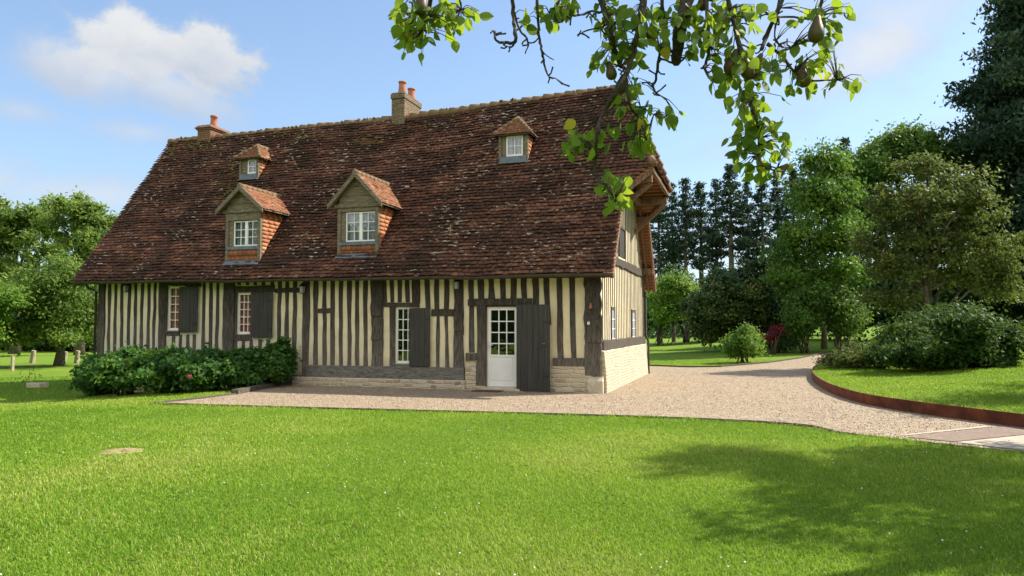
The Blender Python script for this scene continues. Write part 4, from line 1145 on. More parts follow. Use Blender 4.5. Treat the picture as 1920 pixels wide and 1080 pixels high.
    return window('window', d['wx0'], d['wx1'], d['wz0'], d['wz1'], yf + .03, nx, nz, 'curtain_blue', dm_sub(dm), double=gab, fw=.032 if gab else .045, bar=.02), dm
def dm_sub(dm): return dm
# windows of a dormer are sub-parts; their panes stay with the window one level down is too deep, so the window joins the house level
def dm_sub(dm): return house
for i, d in enumerate(DS):
    print('dormer', i, {k: (round(float(v), 2) if not isinstance(v, (str, tuple)) else v) for k, v in d.items()})
    make_dormer(d, i)

def make_chimneys():
    # low brick one
    x = float(onY(382, 250, YRG - .18)[0]); y0, y1 = YRG - .18, YRG + .85; zt = float(onY(382, 240, YRG - .18)[2])
    mb = MB(); mb.box(x - .27, x + .27, y0, y1, 7.2, zt); mb.box(x - .31, x + .31, y0 - .04, y1 + .04, zt - .06, zt + .0 - .002)
    mb.hexa([(x - .36, y0 - .09, zt), (x + .36, y0 - .09, zt), (x + .36, y1 + .09, zt), (x - .36, y1 + .09, zt), (x - .26, y0 + .02, zt + .12), (x + .26, y0 + .02, zt + .12), (x + .26, y1 - .02, zt + .12), (x - .26, y1 - .02, zt + .12)])
    c = mb.build('chimney', M['brick'], house, bevel=.012, label='low brick chimney with one pot')
    mb = MB(); mb.lathe((x + .02, YRG + .30, zt + .10), [(.15, 0), (.135, .1), (.115, .25), (.11, .38), (.13, .39), (.13, .45), (.09, .45)], 16); mb.build('chimney_pot', M['terracotta'], c, smooth=True)
    x = float(onY(746, 200, YRG - .22)[0]); y0, y1 = YRG - .22, YRG + 1.02; zt = float(onY(746, 172, YRG - .22)[2])
    mb = MB(); mb.box(x - .225, x + .225, y0, y1, 7.2, zt - .22); mb.box(x - .25, x + .25, y0 - .03, y1 + .03, zt - .22, zt - .06); mb.hexa([(x - .25, y0 - .03, zt - .06), (x + .25, y0 - .03, zt - .06), (x + .25, y1 + .03, zt - .06), (x - .25, y1 + .03, zt - .06), (x - .2, y0 + .03, zt), (x + .2, y0 + .03, zt), (x + .2, y1 - .03, zt), (x - .2, y1 - .03, zt)])
    c = mb.build('chimney', M['chimney_stone'], house, bevel=.015, label='stone chimney with two pots and pale mortar')
    for yy, h in ((YRG + .05, .42), (YRG + .72, .40)):
        mb = MB(); mb.lathe((x + .02, yy, zt - .02), [(.15, 0), (.13, .1), (.11, h * .7), (.105, h - .05), (.13, h - .04), (.13, h), (.09, h)], 16); mb.build('chimney_pot', M['terracotta'], c, smooth=True)
make_chimneys()

def make_lanterns():
    lab = ['small black wall lantern near the left corner of the house', 'small black wall lantern between the second window and the row of studs', 'small black wall lantern left of the white door']
    proto = None
    def build(loc, label):
        t = bpy.data.objects.new('wall_lantern', None); COL.objects.link(t); t.location = loc; t['_local'] = 1
        tag(t, label, 'lantern', 'lanterns on the front wall')
        mb = MB(); mb.box(-.03, .03, -.02, .0, -.10, .10); mb.tube([(0, -.02, .06), (0, -.10, .10), (0, -.14, .08)], .010, 6); mb.build('bracket', M['iron'], t)
        mb = MB()
        mb.hexa([(-.07, -.21, .02), (.07, -.21, .02), (.07, -.07, .02), (-.07, -.07, .02), (-.015, -.155, .09), (.015, -.155, .09), (.015, -.125, .09), (-.015, -.125, .09)])
        for sx in (-1, 1):
            for sy2 in (-1, 1): mb.bar((sx * .048, -.14 + sy2 * .048, -.155), (sx * .060, -.14 + sy2 * .060, .02), .009, .009)
        mb.box(-.05, .05, -.19, -.09, -.17, -.155); mb.lathe((0, -.14, .085), [(.012, 0), (.016, .02), (.004, .04)], 8); mb.build('lantern_body', M['iron'], t)
        mb = MB(); mb.hexa([(-.042, -.182, -.154), (.042, -.182, -.154), (.042, -.098, -.154), (-.042, -.098, -.154), (-.054, -.194, .018), (.054, -.194, .018), (.054, -.086, .018), (-.054, -.086, .018)]); mb.build('lantern_glass', M['lantern_pane'], t)
        return t
    for (px, py), l in zip(((236, 540), (568, 542), (857, 534)), lab):
        p = onY(px, py, YF - .17)
        if proto is None: proto = build((p[0], YF - .035, p[2] + .05), l)
        else:
            c = proto.copy(); COL.objects.link(c); c.location = (p[0], YF - .06, p[2] + .05); c['label'] = l
            for ch in proto.children: q = ch.copy(); COL.objects.link(q); q.parent = c
make_lanterns()
def small_fittings():
    mb = MB(); p = FW(1109, 574)
    mb.lathe((p[0], YF - .13, p[1] - .06), [(.045, 0), (.04, .03), (.025, .09), (.012, .14)], 12); o = mb.build('hand_bell', M['terracotta'], smooth=True, loc=(p[0], YF - .13, p[1])); tag(o, 'small copper bell hanging on the corner post', 'bell')
    p = FW(1105, 606); mb = MB(); mb.box(p[0] - .03, p[0] + .03, YF - .128, YF - .09, p[1] - .035, p[1] + .035)
    mb.box(p[0] - .012, p[0] + .012, YF - .132, YF - .128, p[1] - .012, p[1] + .012); o = mb.build('doorbell_box', M['white_plastic'], bevel=.004, loc=(p[0], YF - .1, p[1])); tag(o, 'small white bell push box on the corner post', 'doorbell')
    mb = MB(); p = onZ(925, 733); mb.box(p[0] - .36, p[0] + .34, YF - .62, YF - .24, .022, .042); o = mb.build('doormat', M['rust_brown'], bevel=.006, loc=(p[0], YF - .45, .02)); tag(o, 'brown doormat on the gravel before the white door', 'doormat')
small_fittings()
# ------------------------------------------------------------------ foliage
def leaves_mesh(name, C, size, nvar=0.25, up=0.35, outc=None, aspect=0.55, tone=None, seed=1, hang=0.0):
    """C (n,3) leaf positions; folded diamond leaves with random orientation"""
    g = np.random.default_rng(seed); n = len(C)
    N = g.normal(0, 1, (n, 3)); N /= np.linalg.norm(N, axis=1)[:, None]
    if outc is not None:
        o = C - outc; o /= (np.linalg.norm(o, axis=1)[:, None] + 1e-6); N = N * 0.75 + o * 0.5
    N[:, 2] += up; N /= np.linalg.norm(N, axis=1)[:, None]
    T = g.normal(0, 1, (n, 3)); T[:, 2] -= hang; T -= N * (T * N).sum(1)[:, None]; T /= np.linalg.norm(T, axis=1)[:, None]
    B = np.cross(N, T); s = (size * g.uniform(1 - nvar * 1.6, 1 + nvar * 1.6, n))[:, None]
    a = C - T * s * .5; b = C + T * s * .5; l = C + B * s * aspect * .5 - N * s * .10; r = C - B * s * aspect * .5 - N * s * .10
    V = np.stack([a, l, b, r], 1).reshape(-1, 3); Fq = np.arange(n * 4).reshape(-1, 4)
    if tone is None: tone = g.uniform(0, 1, n)
    tone = np.clip(tone, 0, 1); c = np.stack([tone, tone, tone, np.ones(n)], 1)
    return np_mesh(name, V, Fq, np.repeat(c, 4, axis=0))
def sample_blobs(blobs, n, g, surf=0.35):
    """blobs: (cx,cy,cz,rx,ry,rz); returns clump centres biased to the shell"""
    w = np.array([b[3] * b[4] + b[4] * b[5] + b[3] * b[5] for b in blobs]); k = g.choice(len(blobs), n, p=w / w.sum())
    B = np.array(blobs)[k]; d = g.normal(0, 1, (n, 3)); d /= np.linalg.norm(d, axis=1)[:, None]
    r = g.uniform(0, 1, n) ** surf
    return B[:, :3] + d * r[:, None] * B[:, 3:], k
def foliage(name, blobs, nclump, per, rcl, leaf, mat, seed, par=None, up=.35, surf=.35, aspect=.55, bright=None, hang=0.0, flat=.7, loc=None, tonebias=0.0, minz=None):
    g = np.random.default_rng(seed); C, k = sample_blobs(blobs, nclump, g, surf)
    cen = np.array(blobs)[:, :3].mean(0)
    tn = g.normal(0.42 + tonebias, 0.18, nclump)
    d = g.normal(0, .5, (nclump, per, 3)) * rcl * g.uniform(.4, 1.5, (nclump, 1, 1)); d[..., 2] *= flat
    P = (C[:, None, :] + d).reshape(-1, 3); tone = np.repeat(tn, per) + g.normal(0, .14, nclump * per)
    if minz is not None:
        q = P[:, 2] > minz; P = P[q]; tone = tone[q]
    me = leaves_mesh(name, P, leaf, up=up, outc=cen, aspect=aspect, tone=tone, seed=seed + 1, hang=hang)
    return link(name, me, mat, par, loc), C
def pb(px, py, Z, rx, ry, rd=None):
    """a crown lobe measured on the photograph at a true distance"""
    p = at(px, py, Z); s = Z / F
    return (p[0], p[1], p[2], rx * s, (rd if rd is not None else rx * s), ry * s)
def trunk_mesh(mb, base_, top, r0, r1, bend=.3, n=7, seg=9, seed=0):
    g = random.Random(seed); b = Vector(base_); t = Vector(top); pts = []
    for i in range(n):
        s = i / (n - 1); p = b.lerp(t, s)
        k = math.sin(math.pi * s) * bend
        pts.append(p + Vector((g.uniform(-1, 1) * k, g.uniform(-1, 1) * k, 0)))
    rad = [r0 * (1.35 if i == 0 else 1) * (1 - i / (n - 1)) + r1 * (i / (n - 1)) for i in range(n)]
    mb.tube(pts, rad, seg); return pts
def lobes(blobs, g, k=9, f=.42, keep=True, core=.72):
    out = []
    for b in blobs:
        b = np.array(b, float)
        if keep: out.append((*b[:3], *(b[3:] * core)))
        for _ in range(k):
            d = g.normal(0, 1, 3); d[2] = abs(d[2]) * .9 - .25; d /= np.linalg.norm(d)
            r = f * g.uniform(.6, 1.25); c = b[:3] + d * b[3:] * g.uniform(.62, .95)
            out.append((*c, *(b[3:] * r * np.array([1, 1, g.uniform(.6, 1.0)]))))
    return out
def tree(name, label, cat, base_, blobs, trunk_r, nclump, per, rcl, leaf, mat, seed, bark='bark', group=None, bend=.3, fork=.35, nb=10, lob=9, tf=.42, core=.72, **kw):
    t = thing(name, (base_[0], base_[1], base_[2]), label, cat, group)
    blobs = lobes(blobs, np.random.default_rng(seed + 5), lob, tf, True, core)
    top = np.array(blobs)[:, :3].mean(0); zmax = max(b[2] + b[5] * .6 for b in blobs)
    mb = MB(); pts = trunk_mesh(mb, (base_[0], base_[1], base_[2] - .15), (top[0] * .5 + base_[0] * .5, top[1] * .5 + base_[1] * .5, zmax), trunk_r, trunk_r * .15, bend, seed=seed)
    fol, C = foliage('crown', blobs, nclump, per, rcl, leaf, mat, seed, t, **kw)
    g = random.Random(seed)
    for i in range(nb):
        c = Vector(C[g.randrange(len(C))]); s = g.uniform(.3, .8); k = s * (len(pts) - 1); a = pts[int(k)].lerp(pts[min(int(k) + 1, len(pts) - 1)], k % 1)
        if c.z < a.z: a = pts[max(1, int(k * .5))]
        m = a.lerp(c, .5) + Vector((0, 0, .15 * (c - a).length))
        r = trunk_r * (1 - s) * .55 + .015
        mb.tube([a, m, c], [r, r * .6, r * .15], 6)
    mb.build('trunk', M[bark], t, smooth=True)
    return t
def bush(name, label, cat, blobs, nclump, per, rcl, leaf, mat, seed, group=None, lob=8, lf=.36, **kw):
    b = np.array(blobs); c = b[:, :3].mean(0); z0 = gz1(c[0], c[1]); t = thing(name, (c[0], c[1], z0), label, cat, group)
    g = random.Random(seed); b = np.array(blobs); blobs = lobes(blobs, np.random.default_rng(seed + 5), lob, lf)
    f, C = foliage('crown', blobs, nclump, per, rcl, leaf, mat, seed, t, minz=z0 + .02, **kw)
    mb = MB()
    for i in range(9):
        q = C[g.randrange(len(C))]; a = Vector((c[0] + g.uniform(-.3, .3) * b[0][3], c[1] + g.uniform(-.3, .3) * b[0][4], z0 - .05)); q = Vector(q)
        mb.tube([a, a.lerp(q, .5) + Vector((0, 0, .1)), q], [.035, .022, .008], 6)
    mb.build('stem', M['bark'], t, smooth=True)
    return t

def gp(px, py, z=None):
    """ground point under a pixel, on the real terrain"""
    zz = 0.0
    for _ in range(12):
        p = onZ(px, py, zz); zz = gz1(p[0], p[1])
    return onZ(px, py, zz)
def W(px, Z):
    p = at(px, 611, Z); return (p[0], p[1], gz1(p[0], p[1]))

# ---- left side trees
tree('broadleaf_tree', 'tall airy light green tree at the left edge of the photo', 'tree', W(28, 52), [pb(20, 440, 52, 75, 60), pb(60, 410, 52, 45, 42), pb(-20, 420, 52, 60, 50), pb(15, 520, 52, 75, 60), pb(75, 470, 52, 40, 50)], .3, 430, 46, .5, .28, M['leaf_ash'], 101, aspect=.5, surf=.5, nb=16, core=.5, tf=.4)
tree('broadleaf_tree', 'tall airy light green tree with a feathery top beside the left end of the roof', 'tree', W(150, 50), [pb(140, 400, 50, 40, 38), pb(190, 415, 50, 34, 36), pb(120, 440, 50, 50, 40), pb(175, 470, 50, 55, 50), pb(230, 480, 50, 50, 60), pb(150, 520, 50, 60, 50)], .28, 470, 46, .5, .27, M['leaf_ash'], 102, aspect=.5, surf=.5, nb=16, core=.5, tf=.4)
tree('broadleaf_tree', 'dark green spreading tree with low drooping boughs behind the left hydrangeas', 'tree', gp(110, 686), [pb(80, 560, 36, 75, 45), pb(160, 590, 36, 50, 45), pb(30, 590, 36, 60, 45), pb(120, 520, 36, 60, 40), pb(110, 625, 36, 85, 25), pb(30, 630, 36, 50, 20)], .22, 420, 60, .6, .17, M['leaf_ash'], 103, hang=1.0, nb=16, tonebias=-.1)
tree('broadleaf_tree', 'yellow green tree bough cropped by the left edge above the fence post', 'tree', W(-70, 33), [pb(-40, 560, 33, 65, 60), pb(-60, 610, 33, 60, 40)], .2, 150, 60, .55, .17, M['leaf_lime'], 104)
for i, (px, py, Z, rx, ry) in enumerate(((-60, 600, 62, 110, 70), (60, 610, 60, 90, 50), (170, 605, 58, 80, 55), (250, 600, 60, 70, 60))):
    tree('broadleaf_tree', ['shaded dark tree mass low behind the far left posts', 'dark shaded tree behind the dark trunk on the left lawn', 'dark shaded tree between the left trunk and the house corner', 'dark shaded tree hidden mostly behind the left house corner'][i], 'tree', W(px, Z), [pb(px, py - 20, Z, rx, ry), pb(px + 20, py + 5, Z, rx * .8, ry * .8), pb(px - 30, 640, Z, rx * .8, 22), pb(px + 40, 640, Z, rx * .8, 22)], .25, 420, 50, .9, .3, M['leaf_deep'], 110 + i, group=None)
# stumps and fence post on the left lawn
for (px, py, h, w, lab) in ((60, 681, 20, 9, 'short pale leaning tree stump left of the dark trunk on the far left lawn'), (143, 681, 20, 9, 'short pale tree stump right of the dark trunk on the far left lawn'), (121, 676, 14, 7, 'small pale tree stump just behind the dark trunk on the far left lawn')):
    p = gp(px, py); s = np.linalg.norm(p[:2]) / F; mb = MB()
    mb.tube([(p[0], p[1], p[2] - .05), (p[0] + .04, p[1], p[2] + h * s * .5), (p[0] + .10, p[1], p[2] + h * s)], [w * s * .48, w * s * .4, w * s * .36], 9)
    tag(mb.build('tree_stump', M['stump_wood'], loc=tuple(p)), lab, 'tree stump', 'pale stumps on the left lawn')
p = gp(23, 695); mb = MB(); mb.box(p[0] - .05, p[0] + .05, p[1] - .05, p[1] + .05, p[2] - .1, p[2] + .62); mb.box(p[0] - .065, p[0] + .065, p[1] - .065, p[1] + .065, p[2] + .62, p[2] + .65)
tag(mb.build('fence_post', M['stump_wood'], loc=tuple(p)), 'single thin wooden post on the lawn near the left edge', 'fence post')
# stone trough with weeds
p = gp(70, 727); t = thing('stone_trough', tuple(p), 'small grey stone trough with wiry weeds on the left lawn', 'planter')
mb = MB(); a, b, h = .30, .16, .16
mb.box(p[0] - a, p[0] + a, p[1] - b, p[1] - b + .05, p[2], p[2] + h); mb.box(p[0] - a, p[0] + a, p[1] + b - .05, p[1] + b, p[2], p[2] + h); mb.box(p[0] - a, p[0] - a + .05, p[1] - b + .05, p[1] + b - .05, p[2], p[2] + h); mb.box(p[0] + a - .05, p[0] + a, p[1] - b + .05, p[1] + b - .05, p[2], p[2] + h); mb.box(p[0] - a + .05, p[0] + a - .05, p[1] - b + .05, p[1] + b - .05, p[2], p[2] + h - .05)
mb.build('trough', M['cut_stone'], t, bevel=.015)
foliage('weed', [(p[0] - .3, p[1], p[2] + .3, .45, .3, .28), (p[0] + .9, p[1] + .3, p[2] + .12, .6, .25, .12)], 46, 7, .10, .05, M['leaf_mid'], 77, t)

# ---- hydrangeas against the front wall, each bush its own thing
HY = [(192, 703, 20.3, 32, 40, .8, 'dark hydrangea bush at the left end of the row by the house corner'), (240, 692, 19.3, 42, 42, 1.0, 'hydrangea bush second from the left with sunlit yellow green top leaves'),
      (318, 694, 18.6, 46, 44, 1.1, 'hydrangea bush with sunlit top below the leftmost ground floor window'), (392, 694, 18.6, 46, 42, 1.0, 'dark hydrangea bush bearing one pink flower head'),
      (458, 688, 19.0, 44, 40, .75, 'dark rounded hydrangea bush below the second ground floor window'), (516, 682, 19.5, 34, 40, .55, 'tall dark hydrangea bush at the right end of the row beside the gravel')]
for i, (px, py, Z, rx, ry, rd, lab) in enumerate(HY):
    b = pb(px, py, Z, rx, ry, rd); b2 = pb(px + 8, py - 12, Z + .2, rx * .8, ry * .75, rd * .7); b3 = pb(px - 4, py + 14, Z - .1, rx * .95, ry * .7, rd)
    t = bush('hydrangea_bush', lab, 'bush', [b, b2, b3], 420, 28, .17, .11, M['leaf_hydrangea'], 200 + i, lob=8, lf=.24, group='hydrangeas along the front wall', up=.7, surf=.14, aspect=.62, tonebias=.12 if i in (1, 2) else 0)  # second and third bush get paler leaves, sunlight put into the colour
    if i == 3:
        c = at(354, 706, Z - rd - .08); mb = MB(); g = random.Random(4)
        for _ in range(60):
            d = Vector((g.gauss(0, 1), g.gauss(0, 1), g.gauss(0, 1))).normalized() * g.uniform(.03, .055); q = Vector(c) + d; u = (d.normalized() + Vector((g.uniform(-.5, .5), g.uniform(-.5, .5), g.uniform(-.5, .5)))).normalized(); s_ = u.orthogonal().normalized() * .02; s2 = u.cross(s_)
            mb.add([q + s_, q + s2, q - s_, q - s2], [(0, 1, 2, 3)])
        mb.build('flower_head', M['petal_pink'], t)

# ---- distant woodland closing the horizon all round
def woodland():
    g = np.random.default_rng(5); C = []
    for a in np.linspace(0, 2 * np.pi, 130, endpoint=False):
        rel = math.degrees((a - YAW + np.pi) % (2 * np.pi) - np.pi)
        front = abs(rel) < 60
        r = g.uniform(95, 125) if front else g.uniform(32, 50); h = (g.uniform(6, 9) if front else g.uniform(8, 13)); w = 6.0 if front else 2.6
        x, y = -math.sin(a) * r, math.cos(a) * r; z = float(gz(x, y))
        m = 1500; d = g.normal(0, 1, (m, 3)); d /= np.linalg.norm(d, axis=1)[:, None]; d[:, 2] = np.abs(d[:, 2]) * 1.0
        q = np.array([x, y, z - .3]) + d * (g.uniform(0, 1, m) ** .3)[:, None] * np.array([w * 1.3, w * 1.3, h]) + g.normal(0, .3, (m, 3)); C.append(q[q[:, 2] > z])
    C = np.concatenate(C); me = leaves_mesh('woodland', C, .75, tone=g.normal(.45, .2, len(C)), seed=3)
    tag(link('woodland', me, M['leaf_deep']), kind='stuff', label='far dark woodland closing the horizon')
woodland()
# ---- right side
# far conifer row
def make_conifer(seed, H, wide, lab, loc, rz=0, bare=.3, group='row of tall conifers behind the garden', dens=1.0, leaf=.34, name='conifer_tree'):
    g = np.random.default_rng(seed); t = bpy.data.objects.new(name, None); COL.objects.link(t); t['_local'] = 1; t.location = loc; t.rotation_euler = (0, 0, rz); tag(t, lab, 'tree', group)
    mb = MB(); mb.tube([(0, 0, -.3), (.05, 0, H * .4), (0, .05, H * .98)], [.26, .2, .03], 8)
    pts = []; tone = []
    z = H * bare
    while z < H:
        s = (z - H * bare) / (H * (1 - bare)); L = wide * (1 - s) ** (.66 if name == 'pine_tree' else .75) * g.uniform(.55, 1.1) * (.45 + .55 * min(1, s * 5 + .3)) + .15
        nb_ = 20 if name == 'pine_tree' else 6
        for k in range(nb_):
            if g.random() < .16: continue
            a = g.uniform(0, 2 * np.pi); Lk = L * g.uniform(.6, 1.15); dz = -Lk * g.uniform(.05, .35)
            m = int(40 * dens * Lk / wide) + 10; u = g.uniform(.15, 1, m) ** .7
            q = np.stack([np.cos(a) * Lk * u, np.sin(a) * Lk * u, z + dz * u ** 1.3 + .12 * Lk * u ** 3], 1) + g.normal(0, .17 if name != 'pine_tree' else .42, (m, 3)) * [1, 1, .6]
            pts.append(q); tone.append(np.full(m, g.normal(.4, .2)) + g.normal(0, .1, m))
            if g.random() < .4: mb.tube([(0, 0, z), tuple(np.array([np.cos(a) * Lk * .8, np.sin(a) * Lk * .8, z + dz * .7]))], [.035, .01], 4)
        z += H * .022 * g.uniform(.8, 1.3)
    mb.build('trunk', M['bark'], t)
    me = leaves_mesh('crown', np.concatenate(pts), leaf, aspect=.42, tone=np.concatenate(tone), seed=seed + 9, up=.2, hang=.8); link('crown', me, M['needle'], t)
    return t
CON = [(1236, 352, 66, 'conifer just right of the gable half hidden by the house'), (1263, 338, 70, 'first narrow conifer fully clear of the gable'), (1288, 334, 66, 'narrow conifer second clear of the gable with a thin pointed top'), (1316, 342, 70, 'shorter conifer in the gap left of the tallest of the row'),
       (1345, 330, 66, 'dense conifer above the left part of the rounded magnolia'), (1374, 308, 64, 'tallest thick trunked conifer of the row above the rounded magnolia'), (1405, 334, 70, 'conifer just right of the tallest of the row'), (1432, 332, 64, 'conifer with a bare lower trunk below the tip of the hanging pear branch'), (1462, 322, 68, 'conifer next to the last of the row'), (1492, 318, 66, 'last conifer of the row behind the slender maple')]
protos = [make_conifer(300 + k, 16.0, 2.2, 'x', (0, 0, 0), bare=b_) for k, b_ in enumerate((.47, .40, .50))]
for i, (px, py, Z, lab) in enumerate(CON):
    x, y, z = W(px, Z); topz = float(at(px, py, Z)[2]); H = topz - z
    src = protos[i % 3]
    if i < 3: t = src
    else:
        t = src.copy(); COL.objects.link(t)
        for ch in src.children: q = ch.copy(); COL.objects.link(q); q.parent = t
    t.location = (x, y, z); kx = (1.15, .85, 1.0, 1.2, .9, 1.3, .8, 1.1, .95, 1.2)[i]; t.scale = (H / 16 * kx, H / 16 * kx, H / 16); t.rotation_euler = (0, 0, i * 1.7); t['label'] = lab
# spruce tops behind the broad tree
x, y, z = W(1590, 62); make_conifer(330, float(at(1592, 258, 62)[2]) - z, 2.6, 'dark spruce tip poking up between the slender maple and the broad green tree', (x, y, z), bare=.1, group=None)
# low dark screen under the conifer row
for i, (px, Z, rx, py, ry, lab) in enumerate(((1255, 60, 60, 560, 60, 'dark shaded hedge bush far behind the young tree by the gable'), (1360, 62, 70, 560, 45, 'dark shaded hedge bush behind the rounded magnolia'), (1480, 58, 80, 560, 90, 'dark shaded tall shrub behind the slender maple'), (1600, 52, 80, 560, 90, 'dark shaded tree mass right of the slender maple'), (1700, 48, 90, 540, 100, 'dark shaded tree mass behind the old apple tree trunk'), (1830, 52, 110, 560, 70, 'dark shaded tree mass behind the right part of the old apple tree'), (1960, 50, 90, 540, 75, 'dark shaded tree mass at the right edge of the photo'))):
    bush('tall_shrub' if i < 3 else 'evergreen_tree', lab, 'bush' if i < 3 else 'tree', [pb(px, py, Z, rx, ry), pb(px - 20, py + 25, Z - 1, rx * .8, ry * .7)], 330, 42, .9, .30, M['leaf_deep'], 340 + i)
# young tree by the gable
tree('young_tree', 'young light green tree with a thin trunk and stake right of the gable', 'tree', gp(1282, 642), [pb(1262, 545, 48, 40, 34), pb(1245, 580, 48, 34, 34), pb(1285, 575, 48, 26, 36)], .10, 200, 50, .55, .2, M['leaf_lime'], 360, nb=6)
# rounded magnolia
bush('magnolia_bush', 'large dense dark rounded magnolia with yellowish top leaves behind the back lawn', 'bush', [pb(1375, 572, 40, 92, 84), pb(1328, 598, 39.5, 46, 62), pb(1430, 600, 41, 45, 55), pb(1375, 540, 42, 60, 48)], 1000, 50, .38, .17, M['leaf_magnolia'], 361, up=.6, surf=.16, lob=10, lf=.2, tonebias=.08)
bush('flowering_shrub', 'small rounded yellow green shrub standing alone on the back lawn', 'bush', [pb(1390, 645, 30.5, 36, 30), pb(1375, 655, 30.5, 24, 22), pb(1410, 655, 30.5, 22, 20)], 260, 30, .22, .10, M['leaf_lime'], 362, up=.6, surf=.25)
bush('red_shrub', 'crimson leaved shrub leaning over between the magnolia and the maple', 'bush', [pb(1458, 622, 36, 16, 12), pb(1440, 634, 36, 20, 8)], 60, 26, .22, .09, M['leaf_red'], 363)
bush('dark_shrub', 'low dark shrub beneath the crimson leaves', 'bush', [pb(1462, 642, 37, 30, 20)], 120, 30, .3, .12, M['leaf_deep'], 364)
# slender maple with two stems
tree('slender_maple', 'tall slender tree with reddish tips and a thin straight trunk behind the lawn corner', 'tree', gp(1545, 655), [pb(1545, 330, 38, 36, 50), pb(1520, 390, 38, 60, 50), pb(1575, 390, 38, 45, 50), pb(1530, 460, 38, 75, 60), pb(1590, 450, 38, 35, 45), pb(1540, 530, 38, 80, 50), pb(1545, 290, 38, 22, 30)], .13, 560, 42, .62, .20, M['leaf_maple'], 365, bark='bark_pale', bend=.06, nb=22, surf=.42, up=.2, core=.55)
bush('feathery_shrub', 'feathery green shrub at the foot of the slender maple on its left', 'bush', [pb(1505, 600, 36.5, 38, 50), pb(1515, 560, 36.5, 28, 30)], 260, 40, .4, .15, M['leaf_mid'], 366, hang=.8)
bush('feathery_shrub', 'feathery green shrub at the foot of the slender maple on its right', 'bush', [pb(1585, 600, 36.5, 36, 48), pb(1570, 570, 36.5, 24, 26)], 240, 40, .4, .15, M['leaf_mid'], 367, hang=.8)
# broad tree behind
tree('broadleaf_tree', 'broad bright green tree rising behind the old apple tree', 'tree', W(1680, 50), [pb(1690, 300, 50, 75, 50), pb(1630, 330, 50, 55, 45), pb(1740, 320, 50, 50, 50), pb(1660, 400, 50, 90, 70), pb(1760, 390, 50, 60, 70), pb(1720, 270, 50, 40, 28), pb(1600, 340, 50, 35, 50), pb(1780, 300, 50, 25, 40)], .4, 720, 50, .75, .31, M['leaf_mid'], 368, aspect=.45, surf=.42, up=.2, core=.6)
# old apple
tree('apple_tree', 'old bronze green apple tree with a bent trunk behind the rhododendron', 'tree', W(1738, 27), [pb(1740, 380, 27, 85, 70), pb(1700, 450, 27, 75, 60), pb(1815, 415, 27, 62, 60), pb(1875, 485, 27, 62, 50), pb(1760, 480, 27, 80, 55), pb(1690, 520, 27, 50, 40), pb(1820, 520, 27, 60, 40), pb(1660, 560, 27, 40, 35), pb(1880, 545, 27, 50, 40), pb(1735, 320, 27, 50, 30), pb(1800, 345, 27, 50, 36), pb(1640, 480, 27, 34, 50), pb(1650, 400, 27, 30, 40)], .15, 640, 40, .36, .15, M['leaf_apple'], 369, bark='bark', bend=.25, nb=30, surf=.5, tf=.46, core=.5, lob=8)
# big dark pine at right edge
x, y, z = W(1962, 46); make_conifer(370, float(at(1962, -170, 46)[2]) - z, 6.6, 'huge dark pine cropped by the right edge of the photo', (x, y, z), bare=.06, group=None, dens=12, leaf=.34, name='pine_tree')
# a second orchard tree standing right of the view, whose shade falls across the raised lawn
tree('apple_tree', 'orchard tree right of the view shading the raised lawn and steel edging', 'tree', (8.9, 18.4, gz1(8.9, 18.4)), [(8.9, 18.4, 5.0, 2.1, 2.0, 1.3), (10.4, 19.8, 5.2, 1.8, 1.8, 1.2), (10.2, 17.4, 4.8, 1.7, 1.6, 1.0)], .15, 420, 36, .36, .11, M['leaf_apple'], 380)
# rhododendron and low bush on the bank
bush('rhododendron_bush', 'large spreading dark rhododendron on the raised lawn', 'bush', [pb(1770, 640, 20.5, 98, 66, 1.7), pb(1712, 662, 20.2, 62, 38, 1.3), pb(1840, 650, 20.8, 70, 48, 1.4), pb(1780, 605, 20.8, 60, 34, 1.2), pb(1860, 678, 20.4, 45, 20, .8)], 1300, 34, .25, .125, M['leaf_glossy'], 371, up=.4, surf=.16, aspect=.42, lf=.26)
bush('low_shrub', 'low flat dark shrub at the left tip of the raised lawn', 'bush', [pb(1590, 677, 23.5, 45, 20, 1.0), pb(1625, 665, 23.5, 35, 26, .9)], 260, 30, .25, .08, M['leaf_apple'], 372, up=.5, surf=.25)
bush('low_shrub', 'mid green shrub between the low flat shrub and the rhododendron', 'bush', [pb(1650, 666, 22.5, 24, 24, .7)], 120, 30, .25, .10, M['leaf_glossy'], 373, up=.5, surf=.25)

